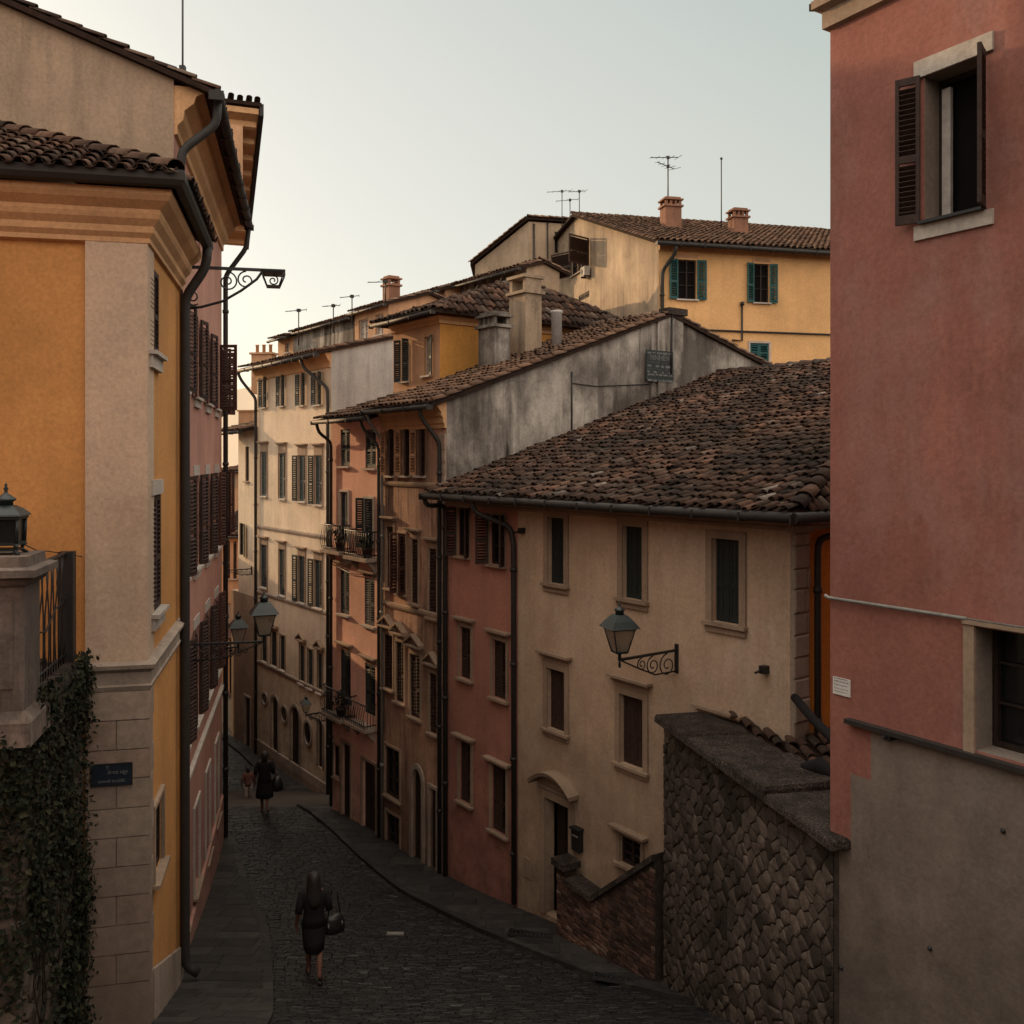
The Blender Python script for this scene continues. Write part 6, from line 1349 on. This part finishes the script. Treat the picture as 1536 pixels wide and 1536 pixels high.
mb = MB(); mb.tube([Tb @ Vector((-.1, 0, .12)), Tb @ Vector((-.09, -.02, .3)), Tb @ Vector((-.06, -.06, .55)), Tb @ Vector((.03, -.06, .5)), Tb @ Vector((.1, 0, .12))], .012, 6); mb.build('strap', 'leather', hb)
mb = MB(); mb.box(Tb, -.13, -.098, -.02, -.11, -.07, .04); mb.build('buckle', 'pipegrey', hb); mb = MB(); mb.box(Tb, .1, -.09, -.01, .115, -.06, .03); mb.build('buckle', 'pipegrey', hb)
q = gpx(397, 1222); q.z += .03
ob, Tw, s = person('person in a full black coat and skirt further down the street', q, .1, 1.68, 'skin', -.16, 'bag', 'cloth_black', ('cloth_black', .46, .1), 'short')
b2 = thing('shopping_bag', 'limp black bag held by the person in the black coat', 'bag', Tw @ Vector((.33, .2, .6))); mb = MB(); Tb = Matrix.Translation(Tw @ (Vector((.30, .2, .72)) * s)) @ Matrix.Rotation(.3, 4, 'Z')
mb.loft([[Tb @ Vector((w * math.cos(k * math.pi / 7), d * math.sin(k * math.pi / 7), z)) for k in range(14)] for w, d, z in ((.1, .06, -.2), (.17, .09, -.17), (.17, .09, 0), (.13, .05, .14), (.06, .02, .22))]); mb.build('body', 'leather', b2)
mb = MB(); mb.tube([Tb @ Vector((-.05, 0, .2)), Tb @ Vector((-.03, 0, .32)), Tb @ Vector((.05, 0, .2))], .012, 6); mb.build('handle', 'leather', b2)
q = gpx(372, 1207); q.z += .03
ob, Tw, s = person('small child in a faded red top and pale trousers beside the person in black', q, .3, 1.28, 'skin', .12, 'down', 'cloth_pink', None, 'short', 'cloth_white')
# pale repair slab set in the cobbles
c = gpx(593, 1402); mb = MB(); g_ = lambda x, y, h: gp(c.x + x, c.y + y, h); mb.hexa([g_(-.16, -.07, 0), g_(.16, -.07, 0), g_(.16, .07, 0), g_(-.16, .07, 0), g_(-.155, -.065, .034), g_(.155, -.065, .034), g_(.155, .065, .034), g_(-.155, .065, .034)])
tag(mb.build('paving_slab', 'pipegrey', None, c), 'single pale slab set among the dark cobbles', 'paving slab')

# ================================================================== CAMERA, SKY, SUN
cam = bpy.data.cameras.new('camera'); co = bpy.data.objects.new('camera', cam); COL.objects.link(co); scene.camera = co
co.location = (0, 0, EYE); co.rotation_euler = (math.pi / 2, 0, 0); cam.sensor_width = 36; cam.lens = 36 * F / 1536; cam.shift_y = -(768 - HY) / 1536; cam.clip_end = 9000; cam.clip_start = .05
SKY = [(.58, .53, .43), (.53, .515, .43), (.475, .495, .41), (.40, .45, .385), (2.5, 2.2, 1.85), (1.66, 1.34, 1.08), (.64, .595, .49), (1.1, 1.03, .9)]
SUN_AZ, SUN_EL = math.radians(-49), math.radians(15)               # clockwise from +Y
w = bpy.data.worlds.new('World'); scene.world = w; w.use_nodes = True; nt = w.node_tree
sky = nt.nodes.new('ShaderNodeTexSky'); sky.sky_type = 'NISHITA'; sky.sun_disc = False; sky.sun_elevation = SUN_EL; sky.sun_rotation = SUN_AZ
sky.air_density = 1.0; sky.dust_density = 2.2; sky.ozone_density = 1.2; sky.altitude = 100
bg = nt.nodes['Background']; bg.inputs['Strength'].default_value = .05
nt.links.new(sky.outputs[0], bg.inputs['Color'])
tc = nt.nodes.new('ShaderNodeTexCoord'); sx = nt.nodes.new('ShaderNodeSeparateXYZ'); nt.links.new(tc.outputs['Generated'], sx.inputs[0])
dt = nt.nodes.new('ShaderNodeVectorMath'); dt.operation = 'DOT_PRODUCT'; nt.links.new(tc.outputs['Generated'], dt.inputs[0])
ga_ = math.radians(-20); dt.inputs[1].default_value = (math.sin(ga_), math.cos(ga_), .02)
base = ramp(nt, sx.outputs[2], [(0, SKY[0]), (.16, SKY[1]), (.32, SKY[2]), (.46, SKY[3]), (.62, SKY[7]), (1, SKY[4])])
col = mixc(nt, math_(nt, 'MULTIPLY', rng(nt, dt.outputs['Value'], .15, -.75, 0, 1), rng(nt, sx.outputs[2], .95, .6, 0, 1)), base, SKY[5])
gl = math_(nt, 'POWER', rng(nt, dt.outputs['Value'], .62, 1.0, 0, 1), 1.2)
col = mixc(nt, gl, col, SKY[6])
b2_ = nt.nodes.new('ShaderNodeBackground'); nt.links.new(col, b2_.inputs['Color']); b2_.inputs['Strength'].default_value = 1.0
ads = nt.nodes.new('ShaderNodeAddShader'); nt.links.new(bg.outputs[0], ads.inputs[0]); nt.links.new(b2_.outputs[0], ads.inputs[1]); nt.links.new(ads.outputs[0], nt.nodes['World Output'].inputs['Surface'])
sl = bpy.data.lights.new('sun', 'SUN'); sl.energy = 3.6; sl.angle = math.radians(.5); sl.color = (1, .64, .34); so = bpy.data.objects.new('sun', sl); COL.objects.link(so)
dv = Vector((math.sin(SUN_AZ) * math.cos(SUN_EL), math.cos(SUN_AZ) * math.cos(SUN_EL), math.sin(SUN_EL)))
so.rotation_euler = dv.to_track_quat('Z', 'Y').to_euler(); so.location = (-20, 20, 40)
scene.view_settings.view_transform = 'Standard'; scene.view_settings.look = 'None'; scene.view_settings.exposure = 0; scene.view_settings.gamma = 1
scene.render.engine = 'CYCLES'; scene.render.resolution_x = 1024; scene.render.resolution_y = 1024
